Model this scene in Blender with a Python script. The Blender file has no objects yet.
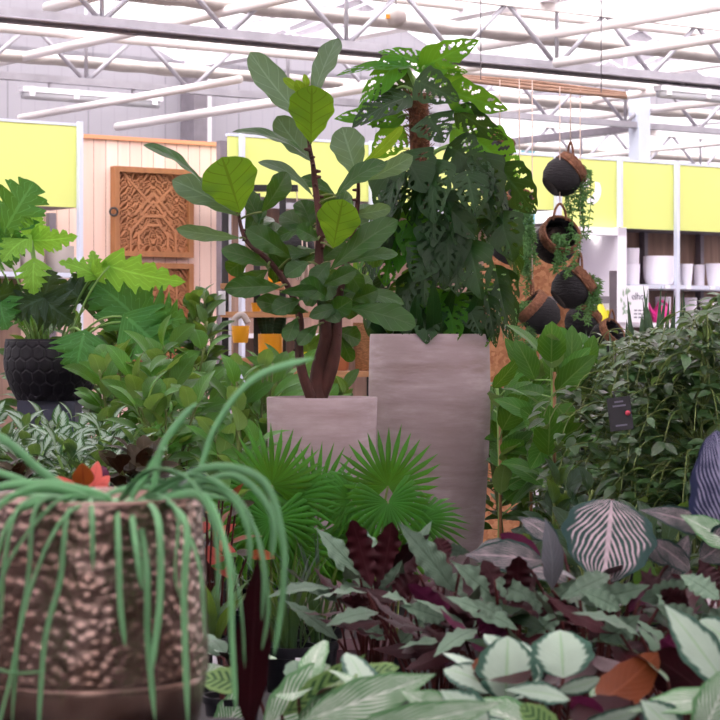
import bpy, math, random
from mathutils import Vector, Matrix
import numpy as np
PI=math.pi
C=bpy.context.scene.collection
F=2200.0; CZ=1.45; HR=340.0
V=Vector
# ---------------------------------------------------------------- frames
def P(px,row,Y): return V(((px-360)/F*Y, Y, CZ-(row-HR)/F*Y))
TH=math.radians(36); U=V((math.cos(TH),math.sin(TH),0)); W=V((-math.sin(TH),math.cos(TH),0))
def R(a,b,z): return U*a+W*b+V((0,0,z))
def aof(px,b):
    k=(px-360)/F
    return b*(U.y*0+(-W.x)+k*W.y)/(U.x-k*U.y)
def zof(row,a,b):
    return CZ+(HR-row)/F*R(a,b,0).y
RM=Matrix.Rotation(TH,4,'Z')
# ---------------------------------------------------------------- materials
def newmat(name):
    m=bpy.data.materials.new(name); m.use_nodes=True
    nt=m.node_tree; b=nt.nodes['Principled BSDF']
    return m,nt,b
def N(nt,t,**k):
    n=nt.nodes.new(t)
    for a,v in k.items(): setattr(n,a,v)
    return n
def math_(nt,op,a,b=None,c=None,clamp=False):
    n=nt.nodes.new('ShaderNodeMath'); n.operation=op; n.use_clamp=clamp
    for i,x in enumerate((a,b,c)):
        if x is None: continue
        if isinstance(x,(int,float)): n.inputs[i].default_value=x
        else: nt.links.new(x,n.inputs[i])
    return n.outputs[0]
def mixc(nt,f,a,b,blend='MIX'):
    n=nt.nodes.new('ShaderNodeMix'); n.data_type='RGBA'; n.blend_type=blend
    for i,x in ((0,f),(6,a),(7,b)):
        if isinstance(x,(int,float)): n.inputs[i].default_value=x
        elif isinstance(x,tuple): n.inputs[i].default_value=(*x,1)
        else: nt.links.new(x,n.inputs[i])
    return n.outputs[2]
def srgb(r,g,b):
    f=lambda c:(c/255/12.92 if c/255<=.04045 else ((c/255+.055)/1.055)**2.4)
    return (f(r),f(g),f(b))
def plain(name,col,rough=.6,metal=0,noise=0,nscale=8,bump=0,stretch=(1,1,1),emit=None,spec=.5,col2=None):
    m,nt,b=newmat(name)
    b.inputs['Roughness'].default_value=rough; b.inputs['Metallic'].default_value=metal
    b.inputs['Base Color'].default_value=(*col,1); b.inputs['Specular IOR Level'].default_value=spec
    if noise or bump:
        tc=N(nt,'ShaderNodeTexCoord'); mp=N(nt,'ShaderNodeMapping'); mp.inputs['Scale'].default_value=stretch
        nt.links.new(tc.outputs['Object'],mp.inputs[0])
        nz=N(nt,'ShaderNodeTexNoise'); nz.inputs['Scale'].default_value=nscale; nz.inputs['Detail'].default_value=6
        nt.links.new(mp.outputs[0],nz.inputs['Vector'])
        if noise:
            c2=col2 or tuple(c*(1-noise) for c in col)
            f=math_(nt,'MULTIPLY_ADD',nz.outputs[0],3.0,-1.0,clamp=True)
            nt.links.new(mixc(nt,f,col,c2),b.inputs['Base Color'])
        if bump:
            bp=N(nt,'ShaderNodeBump'); bp.inputs['Strength'].default_value=bump; bp.inputs['Distance'].default_value=.01
            nt.links.new(nz.outputs[0],bp.inputs['Height']); nt.links.new(bp.outputs[0],b.inputs['Normal'])
    if emit: b.inputs['Emission Color'].default_value=(*col,1); b.inputs['Emission Strength'].default_value=emit
    return m
def leafmat(name,top,under=None,vein=None,vs=.5,n=8,k=.35,vw=.18,mode='vein',rough=.38,tr=.25,pale=None,edge=None,var=.35,spec=.14,dk=.45):
    m,nt,b=newmat(name)
    DK=dk; top=tuple(c*DK for c in top); under=under and tuple(c*DK for c in under); vein=vein and tuple(c*DK for c in vein); pale=pale and tuple(c*max(DK,.7) for c in pale)
    under=under or tuple(min(1,c*1.25+.01) for c in top); vein=vein or tuple(min(1,c*1.9+.03) for c in top)
    uv=N(nt,'ShaderNodeUVMap'); sp=N(nt,'ShaderNodeSeparateXYZ'); nt.links.new(uv.outputs[0],sp.inputs[0])
    s=math_(nt,'ABSOLUTE',math_(nt,'MULTIPLY_ADD',sp.outputs[0],2,-1)); t=sp.outputs[1]
    q=math_(nt,'MULTIPLY',math_(nt,'SUBTRACT',t,math_(nt,'MULTIPLY',s,k)),n)
    f=math_(nt,'FRACT',math_(nt,'ADD',q,20)); tri=math_(nt,'MULTIPLY',math_(nt,'ABSOLUTE',math_(nt,'SUBTRACT',f,.5)),2)
    tc=N(nt,'ShaderNodeTexCoord'); nz=N(nt,'ShaderNodeTexNoise'); nz.inputs['Scale'].default_value=30; nz.inputs['Detail'].default_value=3
    nt.links.new(tc.outputs['Object'],nz.inputs['Vector'])
    at=N(nt,'ShaderNodeAttribute'); at.attribute_name='rnd'
    def step(x,lo,hi):
        r=N(nt,'ShaderNodeMapRange'); r.interpolation_type='SMOOTHSTEP'
        r.inputs[1].default_value=lo; r.inputs[2].default_value=hi
        nt.links.new(x,r.inputs[0]); return r.outputs[0]
    vm=step(tri,1-vw,1.0); mid=math_(nt,'SUBTRACT',1.0,step(s,.03,.08))
    if mode=='vein':
        col=mixc(nt,math_(nt,'MULTIPLY',math_(nt,'MAXIMUM',vm,mid),vs),top,vein)
    elif mode=='stripe':   # pale stripes between side veins, dark margin
        st=math_(nt,'MULTIPLY',step(math_(nt,'MULTIPLY_ADD',nz.outputs[0],.9,math_(nt,'SUBTRACT',tri,.45)),.52,.8),math_(nt,'SUBTRACT',1.0,step(math_(nt,'MULTIPLY_ADD',nz.outputs[0],.4,s),.95,1.08)))
        st=math_(nt,'MAXIMUM',st,math_(nt,'MULTIPLY',mid,.8))
        col=mixc(nt,st,top,pale)
    elif mode=='heart':    # pale centre with a dark scalloped margin
        e=math_(nt,'ADD',s,math_(nt,'MULTIPLY',tri,.12)); e=math_(nt,'MULTIPLY_ADD',nz.outputs[0],.25,e)
        col=mixc(nt,step(e,.84,.98),pale,top)
        col=mixc(nt,math_(nt,'MULTIPLY',math_(nt,'MAXIMUM',mid,math_(nt,'MULTIPLY',vm,.25)),.6),col,vein)
    elif mode=='silver':   # silver feathering beside the midrib
        e=math_(nt,'ADD',s,math_(nt,'MULTIPLY',tri,.45)); e=math_(nt,'MULTIPLY_ADD',nz.outputs[0],.5,e)
        col=mixc(nt,step(e,.85,1.1),pale,top)
    elif mode=='blotch':   # dark oval blotches on a pale leaf
        g=math_(nt,'MULTIPLY',math_(nt,'SUBTRACT',1.0,step(tri,.35,.55)),math_(nt,'SUBTRACT',1.0,step(s,.65,.75)))
        col=mixc(nt,g,top,pale)
        col=mixc(nt,math_(nt,'MULTIPLY',mid,.5),col,vein)
    g=math_(nt,'ADD',math_(nt,'MULTIPLY',at.outputs['Fac'],var),math_(nt,'MULTIPLY_ADD',nz.outputs[0],.3,1-.15-var/2))
    gc=N(nt,'ShaderNodeCombineColor')
    for i in range(3): nt.links.new(g,gc.inputs[i])
    geo=N(nt,'ShaderNodeNewGeometry')
    un=mixc(nt,math_(nt,'MULTIPLY',math_(nt,'MAXIMUM',math_(nt,'MULTIPLY',vm,.5),mid),.35),under,tuple(min(1,c*1.8+.02) for c in under))
    col=mixc(nt,geo.outputs['Backfacing'],col,un)
    col=mixc(nt,1.0,col,gc.outputs[0],'MULTIPLY')
    nt.links.new(col,b.inputs['Base Color']); b.inputs['Roughness'].default_value=rough; b.inputs['Specular IOR Level'].default_value=spec
    bp=N(nt,'ShaderNodeBump'); bp.inputs['Strength'].default_value=.35; bp.inputs['Distance'].default_value=.003
    nt.links.new(math_(nt,'SUBTRACT',1.0,math_(nt,'MAXIMUM',vm,mid)),bp.inputs['Height']); nt.links.new(bp.outputs[0],b.inputs['Normal'])
    tl=N(nt,'ShaderNodeBsdfTranslucent'); tcx=mixc(nt,.5,col,(.35,.6,.03),'MIX') if under[1]>under[0] else col
    nt.links.new(tcx,tl.inputs[0])
    mx=N(nt,'ShaderNodeMixShader'); mx.inputs[0].default_value=tr
    nt.links.new(b.outputs[0],mx.inputs[1]); nt.links.new(tl.outputs[0],mx.inputs[2])
    nt.links.new(mx.outputs[0],nt.nodes['Material Output'].inputs[0])
    return m
M={}
M['steel']=plain('galvanised_steel',srgb(165,160,168),.45,.3,noise=.2,nscale=6)
M['steeldark']=plain('dark_steel',srgb(130,122,130),.45,.3,noise=.2)
M['pipe']=plain('painted_pipe',srgb(226,216,214),.4)
M['cream']=plain('cream_screen',srgb(206,196,190),.8,noise=.25,nscale=4)
M['white']=plain('white_plastic',srgb(240,236,244),.35)
M['whitepost']=plain('white_post',srgb(205,210,225),.4)
M['alu']=plain('white_aluminium',srgb(232,226,232),.4)
M['teal']=plain('teal_pipe',srgb(95,150,160),.5)
M['floor']=plain('concrete_floor',srgb(84,80,80),.7,noise=.3,nscale=3)
M['lime']=plain('lime_panel',srgb(216,224,132),.5,spec=.2)
M['black']=plain('black_plastic',srgb(38,38,42),.45)
M['nursery']=plain('black_nursery_pot',srgb(22,22,28),.6,spec=.2)
M['hex']=plain('matt_black_ceramic',srgb(26,25,30),.5,spec=.25)
M['plinth']=plain('slate_blue_plinth',srgb(52,56,74),.6)
M['soil']=plain('potting_soil',srgb(64,46,38),.95,noise=.6,nscale=60,bump=.8)
M['yellow']=plain('yellow_glaze',srgb(226,156,30),.35)
M['terra']=plain('terracotta',srgb(170,104,66),.75,noise=.2)
M['pink']=plain('pink_plastic',srgb(228,60,150),.35)
M['yelgreen']=plain('yellow_plastic',srgb(222,214,40),.35)
M['stakem']=plain('bamboo_cane',srgb(150,108,70),.6,noise=.3,nscale=20)
M['rodm']=plain('wooden_rod',srgb(196,160,134),.6,noise=.3,nscale=10)
M['string']=plain('pale_string',srgb(225,205,190),.8)
M['rope']=plain('jute_rope',srgb(136,92,66),.9,noise=.45,nscale=60,bump=1)
M['basket']=plain('charcoal_basket',srgb(30,29,33),.8,noise=.4,nscale=25,bump=1,stretch=(1,1,5))
M['trunk']=plain('red_brown_bark',srgb(78,42,34),.85,noise=.45,nscale=30,bump=1,stretch=(1,1,.4))
M['twig']=plain('olive_stem',srgb(96,112,52),.6)
M['redstem']=plain('wine_stem',srgb(66,26,24),.6,spec=.2)
M['paleStem']=plain('pale_green_stem',srgb(120,160,80),.5)
M['coir']=plain('coir_fibre',srgb(118,72,46),.95,noise=.5,nscale=70,bump=1)
M['wicker']=plain('woven_wicker',srgb(168,120,76),.85,noise=.5,nscale=60,bump=1,stretch=(1,1,3))
M['greypot']=plain('grey_stoneware',srgb(178,168,160),.8,noise=.15,nscale=5)
M['bench']=plain('dark_bench',srgb(30,29,32),.7,spec=.2)
M['shelfwood']=plain('oak_shelf',srgb(190,140,96),.6,noise=.3,nscale=6,stretch=(1,8,8))
M['paper']=plain('white_label',srgb(235,235,240),.6)
M['pinklabel']=plain('pink_print',srgb(200,70,90),.6)
M['crate']=plain('plum_wood_crate',srgb(70,36,46),.8,noise=.4,nscale=10,stretch=(1,1,8))
M['orange']=plain('orange_sticker',srgb(240,150,40),.5)
M['lampd']=plain('lamp_diffuser',srgb(190,188,195),.3)
M['spot']=plain('spot_light',(1,.97,.9),.4,emit=4)
def woodplanks():
    m,nt,b=newmat('pale_pine_planks')
    tc=N(nt,'ShaderNodeTexCoord'); sp=N(nt,'ShaderNodeSeparateXYZ'); nt.links.new(tc.outputs['Object'],sp.inputs[0])
    q=math_(nt,'MULTIPLY',sp.outputs[0],1/.105); fl=math_(nt,'FLOOR',q); fr=math_(nt,'FRACT',q)
    wn=N(nt,'ShaderNodeTexWhiteNoise'); wn.noise_dimensions='1D'; nt.links.new(fl,wn.inputs['W'])
    mp=N(nt,'ShaderNodeMapping'); mp.inputs['Scale'].default_value=(20,1,1.2); nt.links.new(tc.outputs['Object'],mp.inputs[0])
    nz=N(nt,'ShaderNodeTexNoise'); nz.inputs['Scale'].default_value=2; nz.inputs['Detail'].default_value=5; nt.links.new(mp.outputs[0],nz.inputs['Vector'])
    c=mixc(nt,wn.outputs[0],srgb(248,226,214),srgb(226,196,184))
    c=mixc(nt,math_(nt,'MULTIPLY',nz.outputs[0],.5),c,srgb(214,172,150))
    g=math_(nt,'MAXIMUM',math_(nt,'LESS_THAN',fr,.05),0)
    c=mixc(nt,g,c,srgb(150,110,96))
    nt.links.new(c,b.inputs['Base Color']); b.inputs['Roughness'].default_value=.7
    return m
M['planks']=woodplanks()
M['greyplanks']=plain('weathered_planks',srgb(158,128,112),.8,noise=.35,nscale=3,stretch=(8,8,.5))
M['carve']=plain('carved_teak',srgb(172,114,76),.6,noise=.3,nscale=12)
M['frameW']=plain('teak_frame',srgb(160,106,66),.55,noise=.2,nscale=4,stretch=(6,6,1))
M['toprail']=plain('orange_pine_edge',srgb(222,150,110),.6)
def clad():
    m,nt,b=newmat('ribbed_wall_cladding')
    tc=N(nt,'ShaderNodeTexCoord'); sp=N(nt,'ShaderNodeSeparateXYZ'); nt.links.new(tc.outputs['Object'],sp.inputs[0])
    a=math_(nt,'LESS_THAN',math_(nt,'FRACT',math_(nt,'MULTIPLY',sp.outputs[0],1.0)),.02)
    c=math_(nt,'LESS_THAN',math_(nt,'FRACT',math_(nt,'MULTIPLY',sp.outputs[0],6.0)),.1)
    f=math_(nt,'ADD',math_(nt,'MULTIPLY',a,.35),math_(nt,'MULTIPLY',c,.12))
    nt.links.new(mixc(nt,f,srgb(152,147,155),srgb(84,80,88)),b.inputs['Base Color']); b.inputs['Roughness'].default_value=.5
    return m
M['clad']=clad()
def concrete():
    m,nt,b=newmat('mauve_grey_fibre_cement')
    tc=N(nt,'ShaderNodeTexCoord'); mp=N(nt,'ShaderNodeMapping'); mp.inputs['Scale'].default_value=(1.5,1.5,9); nt.links.new(tc.outputs['Object'],mp.inputs[0])
    n1=N(nt,'ShaderNodeTexNoise'); n1.inputs['Scale'].default_value=1.5; n1.inputs['Detail'].default_value=8; n1.inputs['Roughness'].default_value=.65; nt.links.new(mp.outputs[0],n1.inputs['Vector'])
    n2=N(nt,'ShaderNodeTexNoise'); n2.inputs['Scale'].default_value=5; n2.inputs['Detail'].default_value=5; nt.links.new(tc.outputs['Object'],n2.inputs['Vector'])
    c=mixc(nt,math_(nt,'MULTIPLY_ADD',n1.outputs[0],3,-1,clamp=True),srgb(138,119,116),srgb(186,171,175))
    c=mixc(nt,math_(nt,'MULTIPLY_ADD',n2.outputs[0],3.5,-1.5,clamp=True),c,srgb(150,133,133))
    nt.links.new(c,b.inputs['Base Color']); b.inputs['Roughness'].default_value=.75
    bp=N(nt,'ShaderNodeBump'); bp.inputs['Strength'].default_value=.25; bp.inputs['Distance'].default_value=.01; nt.links.new(n1.outputs[0],bp.inputs['Height']); nt.links.new(bp.outputs[0],b.inputs['Normal'])
    return m
M['concrete']=concrete()
def osb():
    m,nt,b=newmat('osb_board')
    tc=N(nt,'ShaderNodeTexCoord'); vo=N(nt,'ShaderNodeTexVoronoi'); vo.inputs['Scale'].default_value=45; nt.links.new(tc.outputs['Object'],vo.inputs['Vector'])
    sp=N(nt,'ShaderNodeSeparateColor'); nt.links.new(vo.outputs['Color'],sp.inputs[0])
    c=mixc(nt,sp.outputs[0],srgb(206,152,108),srgb(168,108,70)); nt.links.new(c,b.inputs['Base Color']); b.inputs['Roughness'].default_value=.7
    return m
M['osb']=osb()
def bronze():
    m,nt,b=newmat('hammered_bronze')
    tc=N(nt,'ShaderNodeTexCoord'); nz=N(nt,'ShaderNodeTexNoise'); nz.inputs['Scale'].default_value=14; nt.links.new(tc.outputs['Object'],nz.inputs['Vector'])
    c=mixc(nt,math_(nt,'MULTIPLY_ADD',nz.outputs[0],3,-1,clamp=True),srgb(158,136,126),srgb(122,98,86))
    nt.links.new(c,b.inputs['Base Color']); b.inputs['Metallic'].default_value=1; b.inputs['Roughness'].default_value=.27
    return m
M['bronze']=bronze()
def glass():
    m,nt,b=newmat('greenhouse_glass')
    t=N(nt,'ShaderNodeBsdfTransparent'); t.inputs[0].default_value=(.97,.95,.97,1)
    g=N(nt,'ShaderNodeBsdfGlossy'); g.inputs['Roughness'].default_value=.05
    mx=N(nt,'ShaderNodeMixShader'); mx.inputs[0].default_value=.06
    nt.links.new(t.outputs[0],mx.inputs[1]); nt.links.new(g.outputs[0],mx.inputs[2]); nt.links.new(mx.outputs[0],nt.nodes['Material Output'].inputs[0])
    return m
M['glass']=glass()
# leaves
L={}
L['fig']=leafmat('fiddle_fig_leaf',srgb(48,112,40),srgb(104,150,84),vein=srgb(130,160,110),n=6,k=.25,vw=.14,rough=.28,tr=.16,spec=.28,dk=.36)
L['figyoung']=leafmat('fiddle_fig_young_leaf',srgb(150,190,50),srgb(160,196,70),n=6,k=.25,vw=.12,rough=.4,tr=.4)
L['figlit']=leafmat('fiddle_fig_backlit_leaf',srgb(88,140,40),srgb(96,150,36),vein=srgb(24,52,16),n=6,k=.25,vw=.2,vs=1.0,rough=.45,tr=.55)  # backlit copy of the fig leaf: glow and dark veins put into the colour
L['figpale']=leafmat('fiddle_fig_pale_leaf',srgb(122,152,124),srgb(140,164,138),n=6,k=.25,vw=.12,rough=.35,tr=.25)  # paler, greyer version of the fig leaf colour
L['mon']=leafmat('monstera_leaf',srgb(38,88,40),srgb(70,128,54),vein=srgb(90,130,80),vs=.45,n=8,rough=.3,tr=.12,dk=.36,spec=.2)
L['monlit']=leafmat('monstera_lit_leaf',srgb(70,158,36),srgb(96,160,60),vs=.35,n=8,rough=.36,tr=.4)  # lit copy of the monstera leaf, its brightness put into the colour
L['phil']=leafmat('philodendron_leaf',srgb(66,136,58),srgb(104,164,84),dk=.54,n=7,vs=.6,rough=.38,tr=.25)
L['phillit']=leafmat('philodendron_young_leaf',srgb(130,190,70),srgb(150,200,90),n=7,vs=.5,rough=.38,tr=.4,dk=.75)
L['phildark']=leafmat('philodendron_dark_leaf',srgb(42,72,50),srgb(74,110,76),n=7,vs=.5,rough=.36,tr=.15)
L['rub']=leafmat('ficus_leaf',srgb(78,140,52),srgb(130,166,112),dk=.52,n=9,vs=.6,rough=.38,tr=.3,var=.7)
L['aud']=leafmat('broad_ficus_leaf',srgb(72,142,50),srgb(140,176,130),dk=.44,vein=srgb(160,200,110),n=8,vs=.7,vw=.14,rough=.38,tr=.22,var=.5)
L['benj']=leafmat('weeping_fig_leaf',srgb(72,112,66),srgb(116,142,110),n=5,vs=.15,rough=.3,tr=.2,var=.8,spec=.6,dk=.52)
L['agl']=leafmat('silver_leaf',srgb(48,104,58),srgb(110,150,110),pale=srgb(164,190,170),mode='silver',n=7,rough=.4,tr=.2)
L['croton']=leafmat('coral_leaf',srgb(226,112,100),srgb(200,110,80),vein=srgb(150,50,60),n=8,vs=.5,rough=.4,tr=.35,dk=.9,var=.4)
L['crotono']=leafmat('rust_leaf',srgb(176,94,40),srgb(150,84,44),vein=srgb(110,40,30),n=8,vs=.6,rough=.45,tr=.3)
L['greyl']=leafmat('grey_purple_leaf',srgb(134,138,144),srgb(110,74,46),n=8,vs=.3,rough=.35,tr=.1)
L['darkl']=leafmat('dark_bronze_leaf',srgb(70,60,36),srgb(86,56,36),n=8,vs=.3,rough=.35,tr=.1)
L['palm']=leafmat('fan_palm_leaf',srgb(74,156,52),srgb(100,170,60),dk=.5,n=1,vs=.2,rough=.4,tr=.3,var=.7)
L['strap']=leafmat('strap_leaf',srgb(118,176,124),srgb(128,180,110),dk=.8,n=1,vs=0,rough=.45,tr=.15,var=.5)
L['wavy']=leafmat('wavy_calathea_leaf',srgb(140,172,146),srgb(48,16,20),dk=.52,vein=srgb(74,106,76),n=9,k=.5,vw=.35,vs=.7,rough=.4,tr=.08,var=.6,spec=.12)
L['burg']=leafmat('burgundy_underside_leaf',srgb(128,148,118),srgb(70,24,32),n=9,k=.5,rough=.45,tr=.06,var=.6)
L['plum']=leafmat('plum_leaf',srgb(110,36,76),srgb(112,36,76),n=9,k=.5,rough=.45,tr=.12,var=.4)
L['orn']=leafmat('pinstripe_calathea_leaf',srgb(44,76,70),srgb(66,22,34),dk=.66,pale=srgb(204,184,190),mode='stripe',n=9,k=.85,rough=.35,tr=.1,var=.25)
L['ornb']=leafmat('blue_pinstripe_calathea_leaf',srgb(58,66,96),srgb(66,22,34),dk=.66,pale=srgb(176,176,206),mode='stripe',n=9,k=.85,rough=.35,tr=.1,var=.25)
L['rose']=leafmat('pale_centred_calathea_leaf',srgb(68,106,90),srgb(70,22,28),dk=.72,pale=srgb(186,212,190),vein=srgb(150,196,140),mode='heart',n=8,k=.45,rough=.35,tr=.12,var=.2)
L['white']=leafmat('white_green_calathea_leaf',srgb(104,152,104),srgb(90,36,44),dk=.92,pale=srgb(216,228,214),mode='stripe',n=9,k=.6,rough=.35,tr=.15,var=.25)
L['blotch']=leafmat('blotched_calathea_leaf',srgb(156,200,120),srgb(100,50,56),pale=srgb(54,92,54),vein=srgb(90,140,70),mode='blotch',n=8,k=.2,rough=.38,tr=.2,var=.2)
L['rust']=leafmat('orange_brown_leaf',srgb(120,70,40),srgb(140,72,34),n=8,k=.4,rough=.45,tr=.2)
L['snake']=leafmat('sansevieria_leaf',srgb(86,118,90),srgb(86,118,90),n=10,k=0,vw=.5,vs=.3,rough=.45,tr=.05)
L['trail']=leafmat('trailing_leaf',srgb(86,128,78),srgb(100,140,90),n=2,vs=.2,rough=.5,tr=.25,var=.7,dk=.95)
L['misc']=leafmat('mixed_foliage_leaf',srgb(64,104,54),srgb(96,130,84),n=6,vs=.4,rough=.4,tr=.25,var=.9)
# ---------------------------------------------------------------- mesh builder
class MB:
    def __init__(s): s.v=[]; s.f=[]; s.uv=[]; s.r=[]; s.sm=True
    def add(s,vs,fs,uvs=None,rnd=.5):
        o=len(s.v); s.v+= [tuple(p) for p in vs]; s.f+=[tuple(i+o for i in f) for f in fs]
        s.uv+= uvs if uvs else [(.3,.3)]*len(vs); s.r+=[rnd]*len(vs); return s
    def box(s,x0,x1,y0,y1,z0,z1,mat=None):
        vs=[V((x,y,z)) for z in (z0,z1) for y in (y0,y1) for x in (x0,x1)]
        if mat is not None: vs=[mat@p for p in vs]
        s.add(vs,[(0,2,3,1),(4,5,7,6),(0,1,5,4),(2,6,7,3),(0,4,6,2),(1,3,7,5)]); return s
    def rbox(s,a0,a1,b0,b1,z0,z1): return s.box(a0,a1,b0,b1,z0,z1,RM)
    def tube(s,pts,r,n=8,caps=True,rnd=.5,flat=1.0):
        pts=[V(p) for p in pts]; m=len(pts)
        rr=r if isinstance(r,(list,tuple)) else [r]*m
        vs=[];uv=[]; prev=None
        for i,p in enumerate(pts):
            d=(pts[min(i+1,m-1)]-pts[max(i-1,0)]).normalized()
            if prev is None:
                x=d.orthogonal().normalized()
            else:
                x=(prev-d*prev.dot(d)); x=x.normalized() if x.length>1e-6 else d.orthogonal().normalized()
            prev=x; y=d.cross(x)
            for k in range(n):
                a=2*PI*k/n; vs.append(p+x*math.cos(a)*rr[i]+y*math.sin(a)*rr[i]*flat); uv.append((.3,i/max(1,m-1)))
        fs=[(i*n+k,i*n+(k+1)%n,(i+1)*n+(k+1)%n,(i+1)*n+k) for i in range(m-1) for k in range(n)]
        if caps: fs+=[tuple(reversed(range(n))),tuple((m-1)*n+k for k in range(n))]
        s.add(vs,fs,uv,rnd); return s
    def lathe(s,prof,n=40,c=(0,0,0),mat=None,fn=None,caps=True):
        vs=[];m=len(prof)
        for (r,z) in prof:
            for k in range(n):
                a=2*PI*k/n; p=V((r*math.cos(a),r*math.sin(a),z))
                if fn: p=fn(p,a,z)
                if mat is not None: p=mat@p
                vs.append(p+V(c))
        fs=[(i*n+k,i*n+(k+1)%n,(i+1)*n+(k+1)%n,(i+1)*n+k) for i in range(m-1) for k in range(n)]
        if caps: fs+=[tuple(reversed(range(n))),tuple((m-1)*n+k for k in range(n))]
        s.add(vs,fs); return s
    def torus(s,c,R_,r,n=32,k=8,mat=None,rope=0):
        pts=[]
        vs=[];fs=[]
        for i in range(n):
            a=2*PI*i/n
            for j in range(k):
                b=2*PI*j/k; q=r*(1+rope*math.sin(a*18+b*2)); p=V(((R_+q*math.cos(b))*math.cos(a),(R_+q*math.cos(b))*math.sin(a),q*math.sin(b)))
                if mat is not None: p=mat@p
                vs.append(p+V(c))
        for i in range(n):
            for j in range(k):
                fs.append((i*k+j,((i+1)%n)*k+j,((i+1)%n)*k+(j+1)%k,i*k+(j+1)%k))
        s.add(vs,fs); return s
    def sphere(s,c,r,n=24,m=14,scale=(1,1,1)):
        prof=[(max(1e-4,r*math.sin(PI*i/m)),-r*math.cos(PI*i/m)) for i in range(m+1)]
        s.lathe([(p,z*scale[2]) for p,z in prof],n,c); return s
    def build(s,name,mat,parent=None,loc=None,smooth=True,**tags):
        me=bpy.data.meshes.new(name)
        o=V(loc) if loc is not None else V((0,0,0))
        par=V((0,0,0))
        if parent is not None:
            q=parent
            while q is not None: par=par+q.location; q=q.parent
            o=V((0,0,0))
        vs=[tuple(V(p)-par-o) for p in s.v]
        me.from_pydata(vs,[],s.f); 
        uvl=me.uv_layers.new(name='UVMap')
        idx=np.empty(len(me.loops),dtype=np.int32); me.loops.foreach_get('vertex_index',idx)
        arr=np.array(s.uv,dtype=np.float32)[idx].ravel(); uvl.data.foreach_set('uv',arr)
        at=me.attributes.new('rnd','FLOAT','POINT'); at.data.foreach_set('value',np.array(s.r,dtype=np.float32))
        if smooth: me.polygons.foreach_set('use_smooth',[True]*len(me.polygons))
        if smooth=='auto':
            me.set_sharp_from_angle(angle=math.radians(35))
        me.materials.append(mat); me.update()
        ob=bpy.data.objects.new(name,me); C.objects.link(ob)
        if parent is not None: ob.parent=parent
        else: ob.location=o
        if tags: tag(ob,**tags)
        return ob
def tag(o,label=None,category=None,group=None,kind=None):
    for k,v in (('label',label),('category',category),('group',group),('kind',kind)):
        if v: o[k]=v
    return o
def thing(name,loc,label,category,group=None,kind=None):
    o=bpy.data.objects.new(name,None); C.objects.link(o); o.location=loc; o.empty_display_size=.05
    return tag(o,label,category,group,kind)
# ---------------------------------------------------------------- leaf geometry
def sn(x): return max(0.0,math.sin(x))
PR={'ovate':lambda t: sn(PI*t**.8)**.75,
    'fiddle':lambda t: (sn(PI*t**1.45)**.62)*(.82+.18*abs(2*t-.75)) if t<1 else 0,
    'lance':lambda t: sn(PI*t**.85)**1.05,
    'oval':lambda t: sn(PI*t**.92)**.6,
    'obov':lambda t: sn(PI*t**1.15)**.7,
    'heart':lambda t: (min(1,t*9)**.5)*(1-t**1.9)**.85,
    'strap':lambda t: min(1,(1-t)*6)**.5*min(1,t*6+.5),
    'blade':lambda t: min(1,(1-t)*2.2)**.8*(.6+.4*min(1,t*3))}
def leaf(mb,base,tip,w,roll=0,prof='ovate',arch=.08,fold=.15,wave=0,wf=3,nt=10,ns=2,nrm=None,sweep=0,lob=0,holes=False,rnd=None,rg=random,cordate=0,droop=0,bluntw=1):
    base=V(base);tip=V(tip); ax=tip-base; Ln=ax.length
    if Ln<1e-5: return
    y=ax/Ln; n=V(nrm) if nrm is not None else V((0,-1,.15))
    z=n-y*n.dot(y)
    if z.length<.12: 
        n=V((0,0,1)); z=n-y*n.dot(y)
        if z.length<.05: z=y.orthogonal()
    z.normalize()
    if roll: z=Matrix.Rotation(roll,3,y)@z
    x=y.cross(z); f=PR[prof]
    rows=nt+1; cols=2*ns+1
    vs=[];uv=[]; ph=rg.uniform(0,6)
    for i in range(rows):
        t=i/nt; hw=w/2*f(min(t,1))
        if lob:
            m=abs(math.sin(PI*(t**1.15*lob+.12))); hw*= .42+.58*m**.6*(.86+.14*math.sin(t*lob*PI*4+ph))
        hw=max(hw,.0004)
        for j in range(cols):
            s=(j-ns)/ns; a=abs(s)
            py=t*Ln+sweep*a*hw*(1-.4*t)-cordate*Ln*a*(1-t)**4
            wv=wave*w*math.sin(t*wf*2*PI+ph+(1.3 if s>0 else 0))*a*a*sn(PI*min(1,t*1.05))
            pz=arch*Ln*4*t*(1-t)+fold*hw*a+wv-droop*Ln*t*t*t
            wob=1+(.05*math.sin(t*23+ph) if wave and wave<.08 else (.13*math.sin(t*wf*2*PI+ph+(0 if s>0 else 1.3)) if wave else 0))
            vs.append(base+y*py+x*(s*hw*wob)+z*pz); uv.append(((s+1)/2,t))
    fs=[]
    types=[rg.choice('hhhs-') for _ in range(20)],[rg.choice('hhhs-') for _ in range(20)]
    for i in range(rows-1):
        for j in range(cols-1):
            if holes:
                t=(i+.5)/nt; s=(j+.5-ns)/ns; a=abs(s); q=(t-.22*a)*7+.5; k=int(math.floor(q)); d=abs(q-k-.5)
                ty=types[0 if s>0 else 1][k%20]
                if .12<t<.93:
                    if ty=='h' and .24<a<.74 and d<.33*math.sin(PI*(a-.24)/.5): continue
                    if ty=='s' and a>.45 and d<.08+.28*(a-.45): continue
                    if ty=='s' and .15<a<.34 and d<.14: continue
            q0=i*cols+j; fs.append((q0,q0+1,q0+cols+1,q0+cols))
    mb.add(vs,fs,uv,rg.random() if rnd is None else rnd)
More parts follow.
